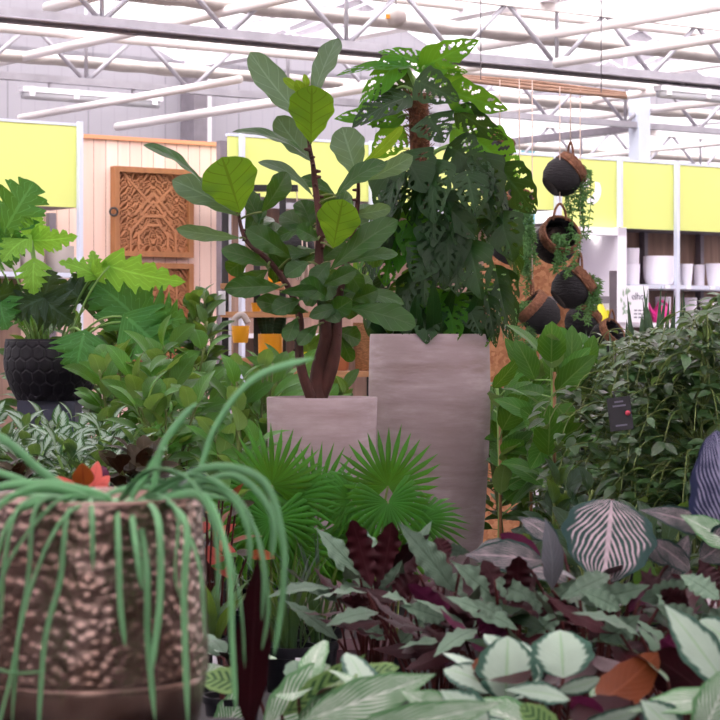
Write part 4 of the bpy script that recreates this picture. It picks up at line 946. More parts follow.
# coral leaved plants
def explicit(name,label,px,Y,zb,leaves,stemmat,prof='ovate',potr=.06,asp=None,wave=0,wf=3,nt=14,ns=3,fold=.12,arch=.08,cat='potted plant',extra=0,extram=None,exh=.3,exl=.13,exw=.05,exr=.15,seed=0,x=None,potmat=None,zlowrow=None,ez=None):
    """leaves: bx,by,tx,ty,w(px),dBase,dTip,roll,mat ; roll PI turns the underside to the viewer"""
    c=V((X(px,Y) if x is None else x,Y,zb)); t=thing(name,c,label,cat); npot(t,c,potr,potr*1.8,potmat)
    rg=random.Random(seed+int(px)); sm=MB(); top=c+V((0,0,potr*1.6))
    for lf in leaves:
        bx,by,tx,ty,wd,d0,d1,ro,mt=lf[:9]; b_=P(bx,by,Y+d0); tp=P(tx,ty,Y+d1); mb=MB()
        leaf(mb,b_,tp,wd/F*(Y+(d0+d1)/2),ro,lf[9] if len(lf)>9 else prof,lf[10] if len(lf)>10 else arch,fold,wave,wf,nt,ns,rg=rg)
        mb.build('leaf',L[mt],t)
        s0=top+V((rg.uniform(-.4,.4)*potr,rg.uniform(-.4,.4)*potr,0)); sm.tube(curve(s0,V((s0.x*.5+b_.x*.5,s0.y*.5+b_.y*.5,max(s0.z+.02,b_.z-.03*(b_-s0).length-.06))),b_,8),[.0035]*9,5)
    if extra:
        by={}
        for i in range(extra):
            a=rg.uniform(0,6.28); rr=rg.uniform(.2,1)*exr; z=(ez if ez else zb+potr*2)+rg.uniform(.1,1)*exh
            b_=V((c.x+math.cos(a)*rr,c.y+math.sin(a)*rr,z)); d=V((math.cos(a),math.sin(a),rg.uniform(-.3,.8))).normalized(); tp=b_+d*exl*rg.uniform(.7,1.1)
            k=rg.choice(extram); by.setdefault(k,MB()); leaf(by[k],b_,tp,exw*rg.uniform(.8,1.15),rg.uniform(-.6,.6)+(PI if k in('burg','plum') else 0),prof,arch,fold,wave,wf,10,2,nrm=V((-math.cos(a)*.3,-math.sin(a)*.3-.3,1)),rg=rg)
            s0=top+V((rg.uniform(-.5,.5)*potr,rg.uniform(-.5,.5)*potr,0)); sm.tube(curve(s0,s0.lerp(b_,.4)+V((0,0,.06)),b_,6),.003,5,False)
        for k,m_ in by.items(): m_.build('foliage',L[k],t)
    sm.build('stem',stemmat,t); return t
explicit('potted_croton','coral and rust leaved plant just behind the hammered bronze pot',85,4.6,.6,[(78,492,44,477,15,0,-.05,.2,'croton'),(80,490,55,484,12,0,-.08,.1,'croton'),(84,486,82,463,22,-.02,-.04,.1,'crotono'),(92,490,98,461,14,.02,.04,.2,'croton'),(96,488,110,476,10,0,.03,.3,'croton'),(95,490,116,490,13,-.03,-.05,.2,'crotono'),(84,492,72,496,18,-.05,-.1,.1,'crotono'),(100,480,104,466,14,.05,.08,.2,'plum'),(90,494,100,488,12,-.04,-.06,.2,'rub'),(74,494,58,478,16,-.04,-.06,.2,'croton'),(82,496,66,490,16,-.06,-.1,.2,'croton'),(98,494,108,484,14,-.06,-.1,.1,'croton'),(86,498,76,486,14,-.08,-.12,.2,'croton')],M['redstem'],extra=26,extram=['darkl','greyl','crotono'],exh=.14,ez=.92,exl=.09,exw=.04,exr=.16)
explicit('potted_croton','coral leaved plant right of the hammered bronze pot, under the strap leaves',214,6.2,ZM,[(207,532,200,522,14,0,0,.1,'croton'),(215,535,236,524,10,0,0,.3,'croton'),(206,546,233,580,16,-.03,-.06,.1,'croton'),(212,540,224,526,12,0,.02,.3,'crotono'),(216,542,236,552,11,0,-.02,.2,'croton'),(214,545,226,562,12,0,.02,.3,'crotono')],M['redstem'],extra=30,extram=['darkl','rub','crotono'],exh=.3,ez=.72,exl=.1,exw=.045,exr=.12,seed=4)
# fan palms
def palm(px,Y,label,fans,seed):
    c=V((X(px,Y),Y,ZM)); t=thing('potted_fan_palm',c,label,'potted plant'); npot(t,c,.085,.14); rg=random.Random(seed); sm=MB()
    for (hx,hy,dx,dy,dd,R_,nx,nz) in fans:
        hub=P(hx,hy,Y+dd); mb=MB(); fan(mb,hub,V((dx,-.25,dy)),V((nx,-1,nz)),R_/F*Y,rg=rg,n=24); mb.build('leaf',L['palm'],t)
        s0=c+V((rg.uniform(-.03,.03),rg.uniform(-.03,.03),.11)); sm.tube(curve(s0,V((s0.x,hub.y,hub.z-.1)),hub,8),.004,6)
    sm.build('stem',M['twig'],t)
    return t
palm(388,7.1,'fan palm with the bright fans in front of the tall grey planter',[(388,486,.1,1,0,58,0,.5),(388,502,.1,-.5,-.12,52,0,.9),(350,500,-.6,.3,.05,46,0,.8),(420,520,.9,-.1,.0,48,.2,.7),(375,535,-.5,-.6,.0,50,0,.5),(400,545,.3,-.6,.05,50,0,.6)],1)
palm(318,7.3,'middle fan palm in front of the smaller grey planter',[(318,500,.1,.8,.05,54,0,.8),(300,520,-.6,.2,0,54,0,.6),(335,525,.6,0,0,50,.1,.8),(320,545,0,-.6,-.06,56,0,.6),(345,560,.5,-.5,.06,50,0,.6),(300,560,-.4,-.7,0,50,0,.5)],2)
palm(268,7.0,'left fan palm beside the hanging strap leaves',[(272,485,-.1,1,0,58,0,.6),(258,495,-.9,.3,0,52,0,.6),(290,500,.8,.3,.04,54,.2,.7),(272,520,0,-.7,-.05,56,0,.7),(250,535,-.5,-.6,0,52,0,.5),(292,545,.5,-.6,.03,52,0,.5)],3)
# empty-ish nursery pots and crate low in the middle
def lowpot(px,row,Y,rpx,label,tagx=None,plant=None):
    r=rpx/F*Y; zt_=P(0,row,Y).z; c=V((X(px,Y),Y,ZM)); t=thing('nursery_pot',c,label,'plant pot'); h=max(.06,zt_-ZM)
    MB().lathe([(r*.75,0),(r*.78,.005),(r*.95,h*.85),(r*1.04,h*.86),(r*1.04,h),(r*.96,h),(r*.92,h*.9),(.001,h*.88)],32,c).build('pot',M['nursery'],t,smooth='auto')
    MB().lathe([(.001,h*.9),(r*.93,h*.92),(.001,h*.94)],20,c).build('soil',M['soil'],t)
    if tagx is not None:
        p=V((X(tagx,Y),Y-r-.005,zt_-.05)); MB().box(p.x-.008,p.x+.008,p.y-.003,p.y,p.z-.025,p.z+.025).build('label',M['paper'],t,smooth=False)
    if plant: plant(t,c+V((0,0,h*.92)),r)
    return t
lowpot(210,637,5.75,17,'black nursery pot with bark soil right of the bronze pot',217,tuft(L['misc'],.16,16,.04))
lowpot(212,655,5.6,0.1,'tiny black pot',None) if False else None
lowpot(290,645,6.3,26,'black nursery pot with dark soil left of the burgundy leaf',299,tuft(L['phildark'],.3,26,.012,'blade'))
lowpot(318,640,6.6,20,'black nursery pot with a thin grassy plant in front of the small planter',None,tuft(L['phildark'],.3,30,.012,'blade'))
c=V((X(352,7.0),6.9,ZM)); MB().box(c.x-.12,c.x+.12,6.6,6.85,ZM,.52).build('wooden_crate',M['crate'],None,V((c.x,6.72,ZM)),False,label='plum coloured wooden crate low down in front of the small grey planter',category='crate')
# ---------------------------------------------------------------- broad leaved ficus, right
YA=8.2
def audrey(px,Y,label,leaves,seed,n=20,zt=1.45):
    rg=random.Random(seed); c=V((X(px,Y),Y,ZM)); t=thing('potted_ficus',c,label,'potted plant'); npot(t,c,.1,.18)
    top=c+V((0,0,zt-ZM)); sm=MB(); stem=curve(c+V((0,0,.15)),c.lerp(top,.5)+V((.02,0,0)),top,16); sm.tube(stem,.006,8)
    def lf(b_,tp,w_,ro,nrm=None):
        mb=MB(); leaf(mb,b_,tp,w_,ro,'ovate',.08,.12,.02,2,14,4,nrm=nrm,rg=rg); mb.build('leaf',L['aud'],t)
        st=min(stem,key=lambda p:(p-b_).length+.5*max(0,p.z-b_.z+.03)); sm.tube(curve(st,(st+b_)/2,b_,4),.0035,5)
    for (bx,by,tx,ty,wd,d0,d1,ro) in leaves: lf(P(bx,by,Y+d0),P(tx,ty,Y+d1),wd/F*Y,ro)
    for i in range(n):
        z=.42+.58*(i/n); p=stem[int(z*16)] if z<1 else stem[-1]; az=i*2.4; el=rg.uniform(.1,1.0); d=V((math.cos(az)*math.cos(el),math.sin(az)*math.cos(el),math.sin(el)))
        if px<520 and d.x<-.15: d.x*=-.6
        b_=p+d*.06; lf(b_,b_+d*rg.uniform(.15,.23)+V((0,0,-.02)),rg.uniform(.075,.105),rg.uniform(-.4,.4),V((0,-.5,1)))
    sm.build('stem',M['paleStem'],t)
    p=c+V((.012,-.012,.1)); MB().tube([p,p+V((0,0,zt-ZM-.2))],.0065,8).build('stake',M['stakem'],t)
audrey(551,YA,'broad leaved ficus with the bright upright front leaf, on a bamboo cane',[(551,362,552,321,29,-.12,-.14,0),(548,455,550,405,32,-.14,-.18,0),(556,392,596,355,26,-.05,-.1,-.2),(535,380,515,340,24,.05,.1,.2),(560,385,548,340,26,.1,.15,.1),(570,378,572,325,24,.05,.1,.1),(545,430,520,408,24,0,0,.3),(556,440,586,424,20,-.05,-.08,.1),(549,440,530,470,24,0,-.1,.2),(556,405,572,425,26,-.02,-.04,.1),(585,365,594,335,18,0,0,.2),(574,352,545,325,22,.1,.16,.3)],21,n=18,zt=P(0,345,YA).z)
audrey(497,YA+.35,'broad leaved ficus right beside the tall grey planter',[(502,430,527,385,27,-.08,-.1,0),(493,388,520,356,16,-.1,-.15,.4),(525,375,505,338,18,0,0,.3),(498,440,505,400,22,.05,.1,.2),(502,455,524,440,22,-.05,-.1,.2),(494,410,512,420,20,.05,0,.1)],22,n=18,zt=P(0,385,YA+.35).z)
audrey(528,YA+.9,'broad leaved ficus behind, between the other two',[(530,400,528,360,24,0,.0,0),(535,390,550,355,24,0,.05,.2),(525,410,510,375,24,0,.05,.2)],23,n=24,zt=P(0,375,YA+.9).z)
audrey(585,YA+.7,'broad leaved ficus half hidden behind the weeping figs',[(588,385,598,345,24,0,0,0),(585,395,570,360,24,0,.0,.1)],24,n=24,zt=P(0,350,YA+.7).z)
# weeping figs (small leaves)
def benj(px,Y,zt,label,seed,n=1150,sp=.27):
    rg=random.Random(seed); c=V((X(px,Y),Y,ZM)); t=thing('potted_weeping_fig',c,label,'potted plant'); npot(t,c,.1,.18)
    sm=MB(); fm=MB(); H=zt-ZM; tw=[]
    for k in range(3):
        a=rg.uniform(0,6.28); pl=curve(c+V((0,0,.15)),c+V((math.cos(a)*.03,math.sin(a)*.03,H*.5)),c+V((math.cos(a)*.06,math.sin(a)*.06,H*.95)),14); sm.tube(pl,[.008-.0004*i for i in range(15)],6)
        for i in range(3,15):
            for _ in range(5):
                az=rg.uniform(0,6.28); l=sp*rg.uniform(.5,1.1)*(1 if i<12 else .6); e=pl[i]+V((math.cos(az)*l,math.sin(az)*l,rg.uniform(.0,.12))); m=pl[i].lerp(e,.5)+V((0,0,.06)); e2=e+V((math.cos(az)*.05,math.sin(az)*.05,-.09))
                br=spl([pl[i],m,e,e2],4); sm.tube(br,.0022,4,False); tw.append(br)
    for i in range(n):
        br=rg.choice(tw); p=br[rg.randint(3,len(br)-1)]+V((rg.uniform(-.012,.012),rg.uniform(-.012,.012),rg.uniform(-.01,.01))); az=rg.uniform(0,6.28)
        d=V((math.cos(az),math.sin(az),rg.uniform(-.8,.25))).normalized(); l=rg.uniform(.055,.09); leaf(fm,p,p+d*l,l*.44,rg.uniform(-.5,.5),'ovate',.1,.15,0,1,4,1,nrm=(0,-.3,1),rg=rg)
    sm.build('stem',M['twig'],t); fm.build('foliage',L['benj'],t); return c
benj(640,7.9,P(0,354,7.9).z,'small leaved weeping fig carrying the black plant tag',31)
benj(690,7.7,P(0,328,7.7).z,'small leaved weeping fig near the right edge',32)
benj(735,8.2,P(0,308,8.2).z,'small leaved weeping fig cut by the right edge',33)
benj(665,8.9,P(0,348,8.9).z,'small leaved weeping fig behind, below the pink watering cans',34)
benj(612,8.8,P(0,362,8.8).z,'small leaved weeping fig next to the broad leaved ficus',35,n=1000)
# tag
p=P(620,413,7.52); t=thing('plant_tag',p,'black plant tag with small print hanging in the weeping fig','tag')
rot=Matrix.Rotation(-.12,4,'Y')
mb=MB(); mb.box(-.04,.04,-.002,.002,-.06,.055,Matrix.Translation(p)@rot); mb.build('card',M['black'],t,smooth=False)
mb=MB(); mb.tube([p+rot@V((-.01,0,.055)),p+rot@V((-.015,.02,.075)),p+rot@V((.02,.05,.07)),P(632,395,7.75)],.0025,5); mb.build('loop',M['black'],t)
mb=MB()
for i,(w_,z_) in enumerate(((.03,.036),(.045,.022),(.04,-.045))): mb.box(-w_/2,w_/2,-.0035,-.0022,z_,z_+.006,Matrix.Translation(p)@rot)
mb.build('print',M['ink'],t,smooth=False)
mb=MB(); mb.lathe([(.009,-.0035),(.009,-.002)],16,(0,0,0),Matrix.Translation(p+V((.026,0,0)))@rot@Matrix.Rotation(-PI/2,4,'X')); mb.build('dot',M['pinklabel'],t)
# snake plants behind
for i,(px,Y,lb) in enumerate(((648,9.9,'upright snake plant below the left pink watering can'),(664,10.1,'upright snake plant below the right pink watering can'),(598,9.7,'upright snake plant behind the broad leaved ficus'))):
    c=V((X(px,Y),Y,ZM)); t=thing('potted_snake_plant',c,lb,'potted plant'); npot(t,c,.08,.75,M['bench'] if i==0 else M['nursery']); snake(t,c+V((0,0,.66)),.09,16,.62 if i<2 else .45)
# ---------------------------------------------------------------- far-left and centre background greenery
for i,(px,Y,zt,lb) in enumerate([(100,11.3,1.62,'leafy plant behind the philodendron below the carved panels'),(140,11.2,1.66,'leafy plant below the lower carved panel'),(185,11.0,1.62,'leafy plant left of the dark slotted post'),(213,11.2,1.75,'dark leaved plant beside the white label strip'),(15,11.3,1.6,'leafy plant at the left edge under the grey pots')]):
    bushy(px,Y,ZL,zt,lb,L['misc'],.07,.16,60,.2,name='potted_plant',seed=100+i,zlow=.25,potr=.09)
for i,(px,Y,zt,lb) in enumerate([(420,10.3,1.45,'leafy plant behind the tall grey planter'),(350,10.2,1.3,'leafy plant in the gap between the two grey planters'),(240,10.3,1.32,'leafy plant behind the left ficus cluster in front of the rack'),(548,9.9,1.25,'dark leafy plant deep behind the broad leaved ficus'),(600,10.0,1.25,'dark leafy plant deep behind the weeping figs'),(510,10.0,1.2,'dark leafy plant low behind the tall planter on its right')]):
    bushy(px,Y,ZM,zt,lb,L['misc'],.07,.16,70,.22,name='potted_plant',seed=120+i,zlow=.2,potr=.09)
for i,(px,Y,zt,lb) in enumerate([(530,6.8,.82,'dark leafy plant low below the broad leaved ficus'),(600,6.6,.92,'dark leafy plant low below the weeping figs, left one'),(680,6.5,.92,'dark leafy plant low below the weeping figs, right one'),(550,7.4,1.0,'dark leafy plant around the ficus pots')]):
    bushy(px,Y,ZM,zt,lb,L['phildark'],.06,.14,60,.2,name='potted_plant',seed=140+i,zlow=.1,potr=.08)
# ---------------------------------------------------------------- calatheas in front
def cal(*a,**k): return explicit('potted_calathea',*a,**k)
# wavy (rufibarba-like) centre group
WV=dict(stemmat=M['redstem'],prof='lance',wave=.11,wf=6,nt=36,ns=4,fold=.1)
PIi=PI
cal('wavy leaved calathea with dark burgundy undersides in front of the small grey planter',372,5.0,ZF,[
 (374,590,316,528,24,0,.02,.1,'wavy'),(385,640,345,612,16,-.05,-.1,.2,'wavy'),(392,650,430,612,20,-.02,-.06,.2,'wavy'),(388,630,366,575,22,.02,.0,PIi,'burg','obov'),(372,588,352,520,26,-.02,-.05,PIi,'burg','obov'),(380,592,392,522,26,.02,.0,PIi,'burg','obov'),(345,604,288,582,12,-.03,-.05,.5,'wavy'),
 (338,640,284,600,15,0,.05,.3,'wavy'),(382,590,432,520,22,.1,.2,.4,'wavy'),(392,575,350,520,14,.15,.25,.2,'wavy'),(368,606,340,600,14,-.08,-.1,2.8,'burg'),(395,580,425,545,20,.05,.1,PIi,'burg'),(380,600,402,560,18,-.1,-.12,.2,'wavy')],extra=16,extram=['wavy','burg','burg'],exh=.14,ez=.8,exl=.17,exw=.04,exr=.12,**WV)
cal('wavy leaved calathea left of centre with a plum coloured leaf turned up',440,4.7,ZF,[
 (455,592,398,522,27,-.05,-.08,.15,'wavy'),(470,632,408,584,26,-.1,-.14,3.0,'plum','ovate'),(448,560,436,538,22,0,.02,PIi,'burg','obov'),(420,575,390,600,24,-.12,-.15,2.9,'burg'),(462,565,520,600,22,-.06,-.1,.2,'wavy'),
 (445,620,400,605,20,-.15,-.2,.2,'wavy'),(455,640,448,670,22,-.2,-.3,2.9,'plum'),(432,545,470,552,14,.1,.15,.4,'wavy'),(430,660,440,610,18,.05,.05,PIi,'burg'),(470,600,442,570,18,.05,.1,.3,'wavy')],extra=22,extram=['wavy','burg','burg'],exh=.14,ez=.78,exl=.17,exw=.042,exr=.16,seed=3,**WV)
cal('wavy leaved calathea with two upright burgundy leaves in the centre foreground',515,4.5,ZF,[
 (505,610,450,560,18,.05,.02,.15,'wavy'),(525,640,565,610,20,-.08,-.1,.1,'wavy'),(540,610,585,575,18,.05,.05,.2,'wavy'),(470,650,455,600,24,.02,.0,PIi,'burg','obov'),(545,660,575,615,26,.0,.0,PIi,'burg','obov'),(517,612,519,556,28,-.05,-.07,PIi,'burg','obov'),(505,600,483,560,24,.0,.05,PIi,'burg','obov'),(512,625,470,600,16,-.12,-.15,.3,'wavy'),(518,630,445,596,18,-.15,-.1,.3,'wavy'),(530,640,552,600,30,-.02,-.04,2.9,'burg','obov'),
 (505,650,478,610,24,-.12,-.14,PIi,'plum','ovate'),(500,655,530,632,22,.0,.05,2.9,'burg'),(495,580,540,600,22,0,-.1,.3,'wavy'),(560,620,520,590,22,-.05,-.1,.2,'wavy')],extra=26,extram=['wavy','burg','burg'],exh=.13,ez=.78,exl=.17,exw=.045,exr=.17,seed=7,**WV)
cal('wavy leaved calathea with pale crinkled leaves right of centre',600,4.35,ZF,[
 (600,640,640,615,30,-.1,-.14,.3,'wavy'),(580,600,650,585,26,-.02,-.05,.35,'wavy'),(610,575,560,600,22,.0,-.1,.2,'wavy'),(620,610,580,590,20,-.05,-.08,.2,'wavy'),(640,600,690,580,24,0,.02,.4,'wavy'),(665,600,640,570,24,.02,.1,2.9,'burg'),
 (690,610,660,590,22,-.05,-.1,2.9,'burg'),(560,640,556,596,34,.05,.05,PIi,'burg','obov'),(590,640,610,600,22,.0,0,2.8,'burg')],extra=30,extram=['wavy','burg','burg','phildark','plum'],exh=.12,ez=.78,exl=.17,exw=.045,exr=.2,seed=9,**WV)
cal('wavy leaved calathea at the right edge of the foreground',700,4.2,ZF,[
 (690,640,740,600,28,0,0,.3,'wavy'),(700,630,655,605,26,-.05,-.1,.2,'wavy'),(720,600,680,575,24,.05,.1,.4,'wavy'),(700,660,660,640,30,-.1,-.15,2.9,'plum','ovate'),(715,590,700,560,26,.1,.15,2.9,'burg')],extra=30,extram=['wavy','burg','phildark'],exh=.12,ez=.78,exl=.16,exw=.045,exr=.18,seed=11,**WV)
cal('tall calathea with one long burgundy leaf standing upright beside the strap leaves',262,3.6,ZF,[
 (248,735,258,556,36,-.02,-.1,PIi+.1,'burg','lance',.03)],stemmat=M['redstem'],nt=24,ns=4,x=-.08,potr=.055,fold=.1,wave=.02)
# pinstripe calatheas right
OR=dict(stemmat=M['redstem'],prof='oval',nt=16,ns=5,fold=.08,wave=.015,wf=2)
cal('pinstripe calathea with the large pink striped leaf facing the viewer',605,4.6,ZF,[
 (612,499,603,584,94,-.02,-.14,0,'orn','oval',.05),(560,545,518,517,24,.1,.15,.35,'orn','lance'),(545,562,465,555,36,.0,.0,.35,'orn','lance'),(515,550,478,548,20,.12,.2,.4,'orn'),(552,590,545,518,27,-.08,-.1,.5,'greyl','lance'),
 (540,560,500,534,22,.06,.1,2.8,'plum'),(648,560,640,598,22,0,-.05,.3,'rub','lance'),(672,560,640,545,26,.05,.02,.3,'orn'),(660,590,688,535,26,.1,.1,.4,'orn')],extra=12,extram=['burg','orn'],exh=.1,ez=.85,exl=.13,exw=.06,exr=.14,seed=13,**OR)
cal('pinstripe calathea with a blue striped leaf upright at the right edge',712,4.6,ZF,[
 (722,545,716,430,74,-.02,-.06,.25,'ornb','oval',.06),(720,535,640,510,30,.0,-.02,.45,'orn','lance'),(735,550,680,515,30,-.1,-.12,.4,'white','lance'),(690,570,650,540,24,.05,.0,.3,'orn'),(700,560,750,520,40,-.1,-.1,.3,'orn')],extra=12,extram=['burg','orn'],exh=.1,ez=.85,exl=.13,exw=.06,exr=.14,seed=15,**OR)
# pale centred, bottom right
cal('calathea with two round pale centred leaves in the bottom foreground',545,3.7,ZF,[
 (505,700,508,636,62,-.02,-.0,.0,'rose','oval'),(563,678,560,630,64,.02,.06,.0,'rose','oval'),(600,700,658,652,46,-.15,-.05,2.7,'rust','oval',.12),(570,700,505,690,24,-.2,-.24,.5,'rose','lance'),(560,690,600,678,20,-.1,-.1,.5,'rose'),
 (540,735,470,700,40,-.25,-.25,.4,'white','lance'),(575,730,650,702,26,-.25,-.3,.5,'rose','lance'),(605,725,570,698,26,-.2,-.2,2.8,'plum'),(560,740,520,705,30,-.3,-.3,.2,'blotch'),(475,672,495,652,20,.05,.1,2.8,'rust')],extra=10,extram=['rose','burg'],exh=.06,ez=.84,exl=.12,exw=.07,exr=.13,seed=17,**OR)
cal('calathea with a long pale leaf reaching up at the bottom right corner',690,3.6,ZF,[
 (728,690,664,604,42,-.05,.0,.1,'rose','lance'),(735,700,628,712,30,-.15,-.2,.5,'white','lance'),(700,735,728,670,50,-.2,-.2,.3,'white','oval'),(680,740,640,700,40,-.2,-.2,.3,'rose','lance'),(700,690,650,655,50,.05,.05,2.9,'burg'),(735,650,700,620,34,.1,.1,.3,'rose'),(660,690,700,660,40,.1,.1,2.9,'burg')],extra=12,extram=['rose','burg','white'],exh=.08,ez=.82,exl=.12,exw=.07,exr=.14,seed=19,**OR)
cal('calathea with white and green striped leaves along the bottom centre',400,3.5,ZF,[
 (300,722,436,674,44,-.08,-.05,.0,'white','lance'),(335,738,505,702,38,-.15,-.15,.05,'white','lance'),(470,735,400,690,40,-.1,-.1,.4,'white','lance'),(490,730,440,690,40,-.12,-.1,.3,'rose','lance')],extra=8,extram=['white','rose'],exh=.04,ez=.82,exl=.12,exw=.06,exr=.12,seed=21,**OR)
cal('calathea with lime leaves marked by dark blotches at the bottom left of centre',300,3.8,ZF,[
 (282,715,366,654,26,-.05,-.04,.1,'blotch','lance'),(265,730,330,665,50,.02,.1,.2,'white','oval'),(300,735,350,690,44,-.1,-.1,.3,'white','oval'),(330,712,362,676,36,.05,.1,.4,'white','oval'),(300,690,296,660,30,.1,.15,.3,'wavy')],extra=8,extram=['white','blotch'],exh=.04,ez=.82,exl=.12,exw=.06,exr=.1,seed=23,x=-.1,potr=.055,**OR)
cal('small calathea with pale striped leaves between the bronze pot and the burgundy leaf',232,4.6,.6,[
 (222,735,246,690,36,-.05,-.05,.1,'white','oval'),(238,735,212,700,30,0,0,.2,'blotch','oval'),(232,720,256,705,24,.05,.05,.3,'white'),(215,725,240,688,22,.05,.1,.3,'rub'),(240,730,224,690,26,.08,.1,.2,'wavy')],extra=8,extram=['white','wavy'],exh=.04,ez=.76,exl=.08,exw=.04,exr=.06,seed=25,**OR)
# ---------------------------------------------------------------- bronze pot with strap leaves
YB=3.05; bx=X(92,YB); zr=P(0,507,YB-.15).z; 
zband=P(0,690,YB-.155).z; zb0=P(0,742,YB).z
c=V((bx,YB,zb0)); t=thing('potted_strap_leaf_plant',c,'hammered bronze pot spilling long green strap leaves in the left foreground','potted plant')
sB=YB/F; rt=(201-92)*sB; rm=(208-92)*sB*.995
na,nz_=360,190; rgn=np.random.RandomState(5)
# dimple centres on a jittered hex lattice (u around, v up) in metres
Ht=zr-zband; circ=2*PI*rm; sp=.0165; nu=int(circ/sp); nv=int(Ht/(sp*.866))+2
cu=[];cv=[]
for j in range(nv):
    for i in range(nu):
        cu.append(((i+.5*(j%2))*circ/nu+rgn.uniform(-.5,.5)*sp)%circ); cv.append(j*sp*.866+rgn.uniform(-.5,.5)*sp)
cu=np.array(cu);cv=np.array(cv)
vs=[]
for j in range(nz_+1):
    v=Ht*j/nz_; z=zband+v; r0=rm+(rt-rm)*(j/nz_)**1.3
    sel=np.abs(cv-v)<.03; U_=cu[sel];V_=cv[sel]
    th=np.arange(na)/na*circ; du=np.abs(th[:,None]-U_[None,:]); du=np.minimum(du,circ-du); d=np.sqrt(du**2+(v-V_[None,:])**2); d.sort(axis=1)
    f_=np.clip((d[:,1]-d[:,0])/sp,0,.8); prof_=-.0019*np.exp(-(d[:,0]/(.42*sp))**2); fade=min(1,j/4,(nz_-j)/6)
    rr=r0-prof_*fade
    for i in range(na):
        a=2*PI*i/na; vs.append((c.x+rr[i]*math.cos(a),c.y+rr[i]*math.sin(a),z))
fs=[(j*na+i,j*na+(i+1)%na,(j+1)*na+(i+1)%na,(j+1)*na+i) for j in range(nz_) for i in range(na)]
mb=MB(); mb.add(vs,fs)
mb.build('hammered_wall',M['bronze'],t)
MB().lathe([(rt-.003,zr-.002),(rt,zr+.002),(rt-.004,zr+.006),(rt-.012,zr+.004),(rt-.014,zr-.03),(.001,zr-.035)],90,V((c.x,c.y,0)),caps=False).build('rim',M['bronze'],t)
MB().lathe([(rm*.82,zb0),(rm*.9,zb0+.01),(rm*.985,zband-.012),(rm*.985,zband-.002),(rm-.004,zband+.001)],90,V((c.x,c.y,0))).build('foot_band',M['bronze'],t)
MB().lathe([(.001,zr-.034),(rt-.015,zr-.03),(.001,zr-.025)],40,V((c.x,c.y,0))).build('soil',M['soil'],t)
ped=MB().box(c.x-.2,c.x+.2,YB-.2,YB+.2,0,zb0).build('pedestal',M['bench'],None,V((c.x,YB,0)),False,label='grey pedestal under the hammered bronze pot',category='plinth')
SL=[ # list of (px,row,dY) control points ; widths px
([(150,500,0),(163,445,-.02),(196,403,-.06)],9),([(188,500,0),(215,428,-.03),(255,378,-.08),(314,358,-.12)],8),([(150,498,0),(205,468,-.05),(262,480,-.12),(283,540,-.16),(282,600,-.17),(274,655,-.18)],8),
([(140,496,0),(190,475,-.08),(240,500,-.14),(262,560,-.17),(262,620,-.18)],7),([(160,498,-.02),(205,498,-.12),(228,560,-.2),(232,640,-.21),(236,712,-.22)],8.5),([(150,500,-.02),(185,520,-.17),(184,600,-.2),(188,725,-.21)],7.5),
([(140,500,-.05),(158,520,-.18),(160,600,-.2),(150,680,-.21)],6.5),([(132,500,-.05),(146,560,-.18),(148,640,-.19),(155,720,-.2)],6),([(115,502,-.1),(118,540,-.18),(120,600,-.19),(125,646,-.19)],7),([(90,502,-.1),(92,520,-.18),(93,570,-.185)],6),
([(100,500,-.08),(62,520,-.19),(30,590,-.21),(10,680,-.22),(-5,740,-.22)],7),([(60,500,-.1),(35,510,-.18),(28,580,-.2),(18,640,-.21),(12,722,-.22)],8),([(50,500,-.08),(18,510,-.18),(5,560,-.2),(0,630,-.2)],9),([(80,495,0),(40,470,-.03),(5,440,-.06),(-25,430,-.06)],10),
([(90,500,0),(40,488,-.1),(0,505,-.17),(-20,540,-.2)],9),([(100,498,0),(50,500,-.12),(10,520,-.18),(-8,580,-.2)],8),([(110,495,.02),(60,485,-.04),(10,485,-.08),(-20,495,-.1)],8),([(128,500,-.08),(135,540,-.18),(142,590,-.19)],6),
([(165,500,-.03),(178,520,-.16),(175,570,-.18),(180,597,-.18)],6),([(160,495,0),(210,480,-.05),(245,520,-.1),(250,570,-.12)],7),([(170,495,0),(230,475,-.02),(270,510,-.06),(272,560,-.08)],7),([(120,497,0),(150,470,-.04),(190,480,-.1),(215,530,-.16),(218,600,-.17)],7),
([(70,498,0),(30,495,.05),(0,498,.08)],7),([(100,498,.05),(130,488,.1),(180,490,.12),(230,500,.14)],6),([(75,502,-.05),(66,520,-.185),(60,580,-.2),(45,640,-.2),(38,735,-.21)],7),([(130,497,0),(160,452,.02),(165,450,-.05)],7),([(140,497,0),(168,500,-.14),(198,560,-.19),(205,640,-.2)],5),
([(60,498,.05),(20,480,.08),(-10,470,.1)],8),([(120,500,.03),(155,480,.02),(200,500,-.05),(225,540,-.1),(240,600,-.12),(245,668,-.12)],6),([(150,499,.04),(215,490,.05),(255,530,.03),(268,600,0),(262,650,-.01)],6),
([(-20,685,-.2),(15,671,-.22),(46,671,-.23)],6)]
rg=random.Random(2)
for pts_,wd in SL:
    if pts_[0][1]>600: pts_=[(60,500,-.16),(10,560,-.21),(-16,650,-.22),(8,672,-.23),(46,671,-.235)]
    pp=[P(x,y,YB+d) for x,y,d in pts_]; r0=P(pts_[0][0],500,YB+pts_[0][2])
    root=V((c.x+(r0.x-c.x)*.6,c.y+(r0.y-c.y)*.5,zr-.03)); pp=[root]+[r0 if i==0 else p for i,p in enumerate(pp)]
    pl=spl(pp,8); n_=len(pl); r_=wd/2*sB; mb=MB(); mb.tube(pl,[r_*(.8+.25*math.sin(PI*i/n_))*(1 if i<n_-3 else (n_-i)/4) for i in range(n_)],8,rnd=rg.random(),flat=.45)
    mb.build('strap_leaf',L['strap'],t)
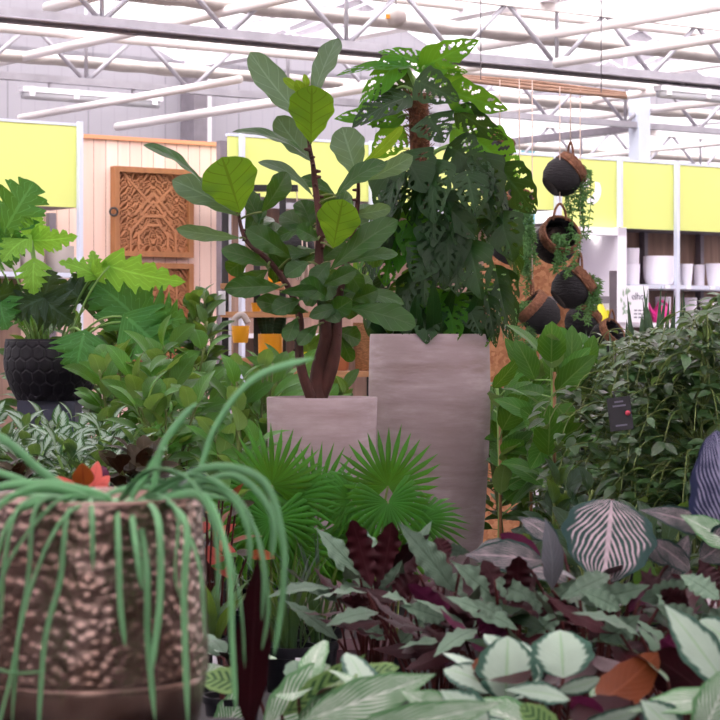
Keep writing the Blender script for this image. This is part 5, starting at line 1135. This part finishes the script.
GR={'potted_calathea':'calatheas on the front bench','potted_aglaonema':'silver leaved aglaonemas','hanging_basket':'hanging charcoal baskets','potted_weeping_fig':'small leaved weeping figs','potted_fan_palm':'fan palms','potted_snake_plant':'snake plants below the watering cans','potted_croton':'coral leaved plants','watering_can':'pink watering cans','spray_bottle':'yellow spray bottles','price_tag':'price tags on the right shelf','strip_light':'roof strip lights','carved_panel':'carved wooden panels','nursery_pot':'black nursery pots','flower_pot':'pots on the rack behind the fig','display_bench':'display benches','slotted_post':'slotted steel posts','potted_plant':'background leafy plants','potted_rubber_plant':'bronze leaved plants'}
for o in bpy.data.objects:
    if o.parent is None and o.get('label') and o.get('kind')!='structure':
        k=o.name.split('.')[0]
        if k in GR: o['group']=GR[k]
        elif k=='planter': o['group']='white pots on the right shelves' if 'white' in o['label'] else 'grey pots on the left shelf'
        elif k=='potted_ficus': o['group']='broad leaved ficuses' if 'broad' in o['label'] else 'green ficuses in the left cluster'
# ---------------------------------------------------------------- light, camera
w=bpy.data.worlds.new('World'); bpy.context.scene.world=w; w.use_nodes=True; nt=w.node_tree
bg=nt.nodes['Background']; bg.inputs[1].default_value=2.9
wt=N(nt,'ShaderNodeTexCoord'); ws=N(nt,'ShaderNodeSeparateXYZ'); nt.links.new(wt.outputs['Generated'],ws.inputs[0])
wm=N(nt,'ShaderNodeMapRange'); wm.inputs[1].default_value=0; wm.inputs[2].default_value=.9; nt.links.new(ws.outputs[2],wm.inputs[0])
nt.links.new(mixc(nt,wm.outputs[0],(.3,.295,.3),(1.3,1.27,1.28)),bg.inputs[0])
sun=bpy.data.lights.new('Sun','SUN'); sun.energy=1.2; sun.angle=math.radians(40); so=bpy.data.objects.new('sun',sun); C.objects.link(so); so.rotation_euler=(math.radians(38),0,math.radians(-25))
cam=bpy.data.cameras.new('Camera'); co=bpy.data.objects.new('Camera',cam); C.objects.link(co); co.location=(0,0,CZ); co.rotation_euler=(PI/2,0,0)
cam.sensor_width=36; cam.lens=F/720*36; cam.shift_y=(HR-360)/720; cam.clip_end=200
cam.shift_y=-(360-HR)/720
cam.dof.use_dof=True; cam.dof.focus_distance=8.3; cam.dof.aperture_fstop=11
bpy.context.scene.camera=co
vs_=bpy.context.scene.view_settings; vs_.view_transform='Standard'; vs_.look='None'; vs_.gamma=1; vs_.use_curve_mapping=False; vs_.exposure=0.9
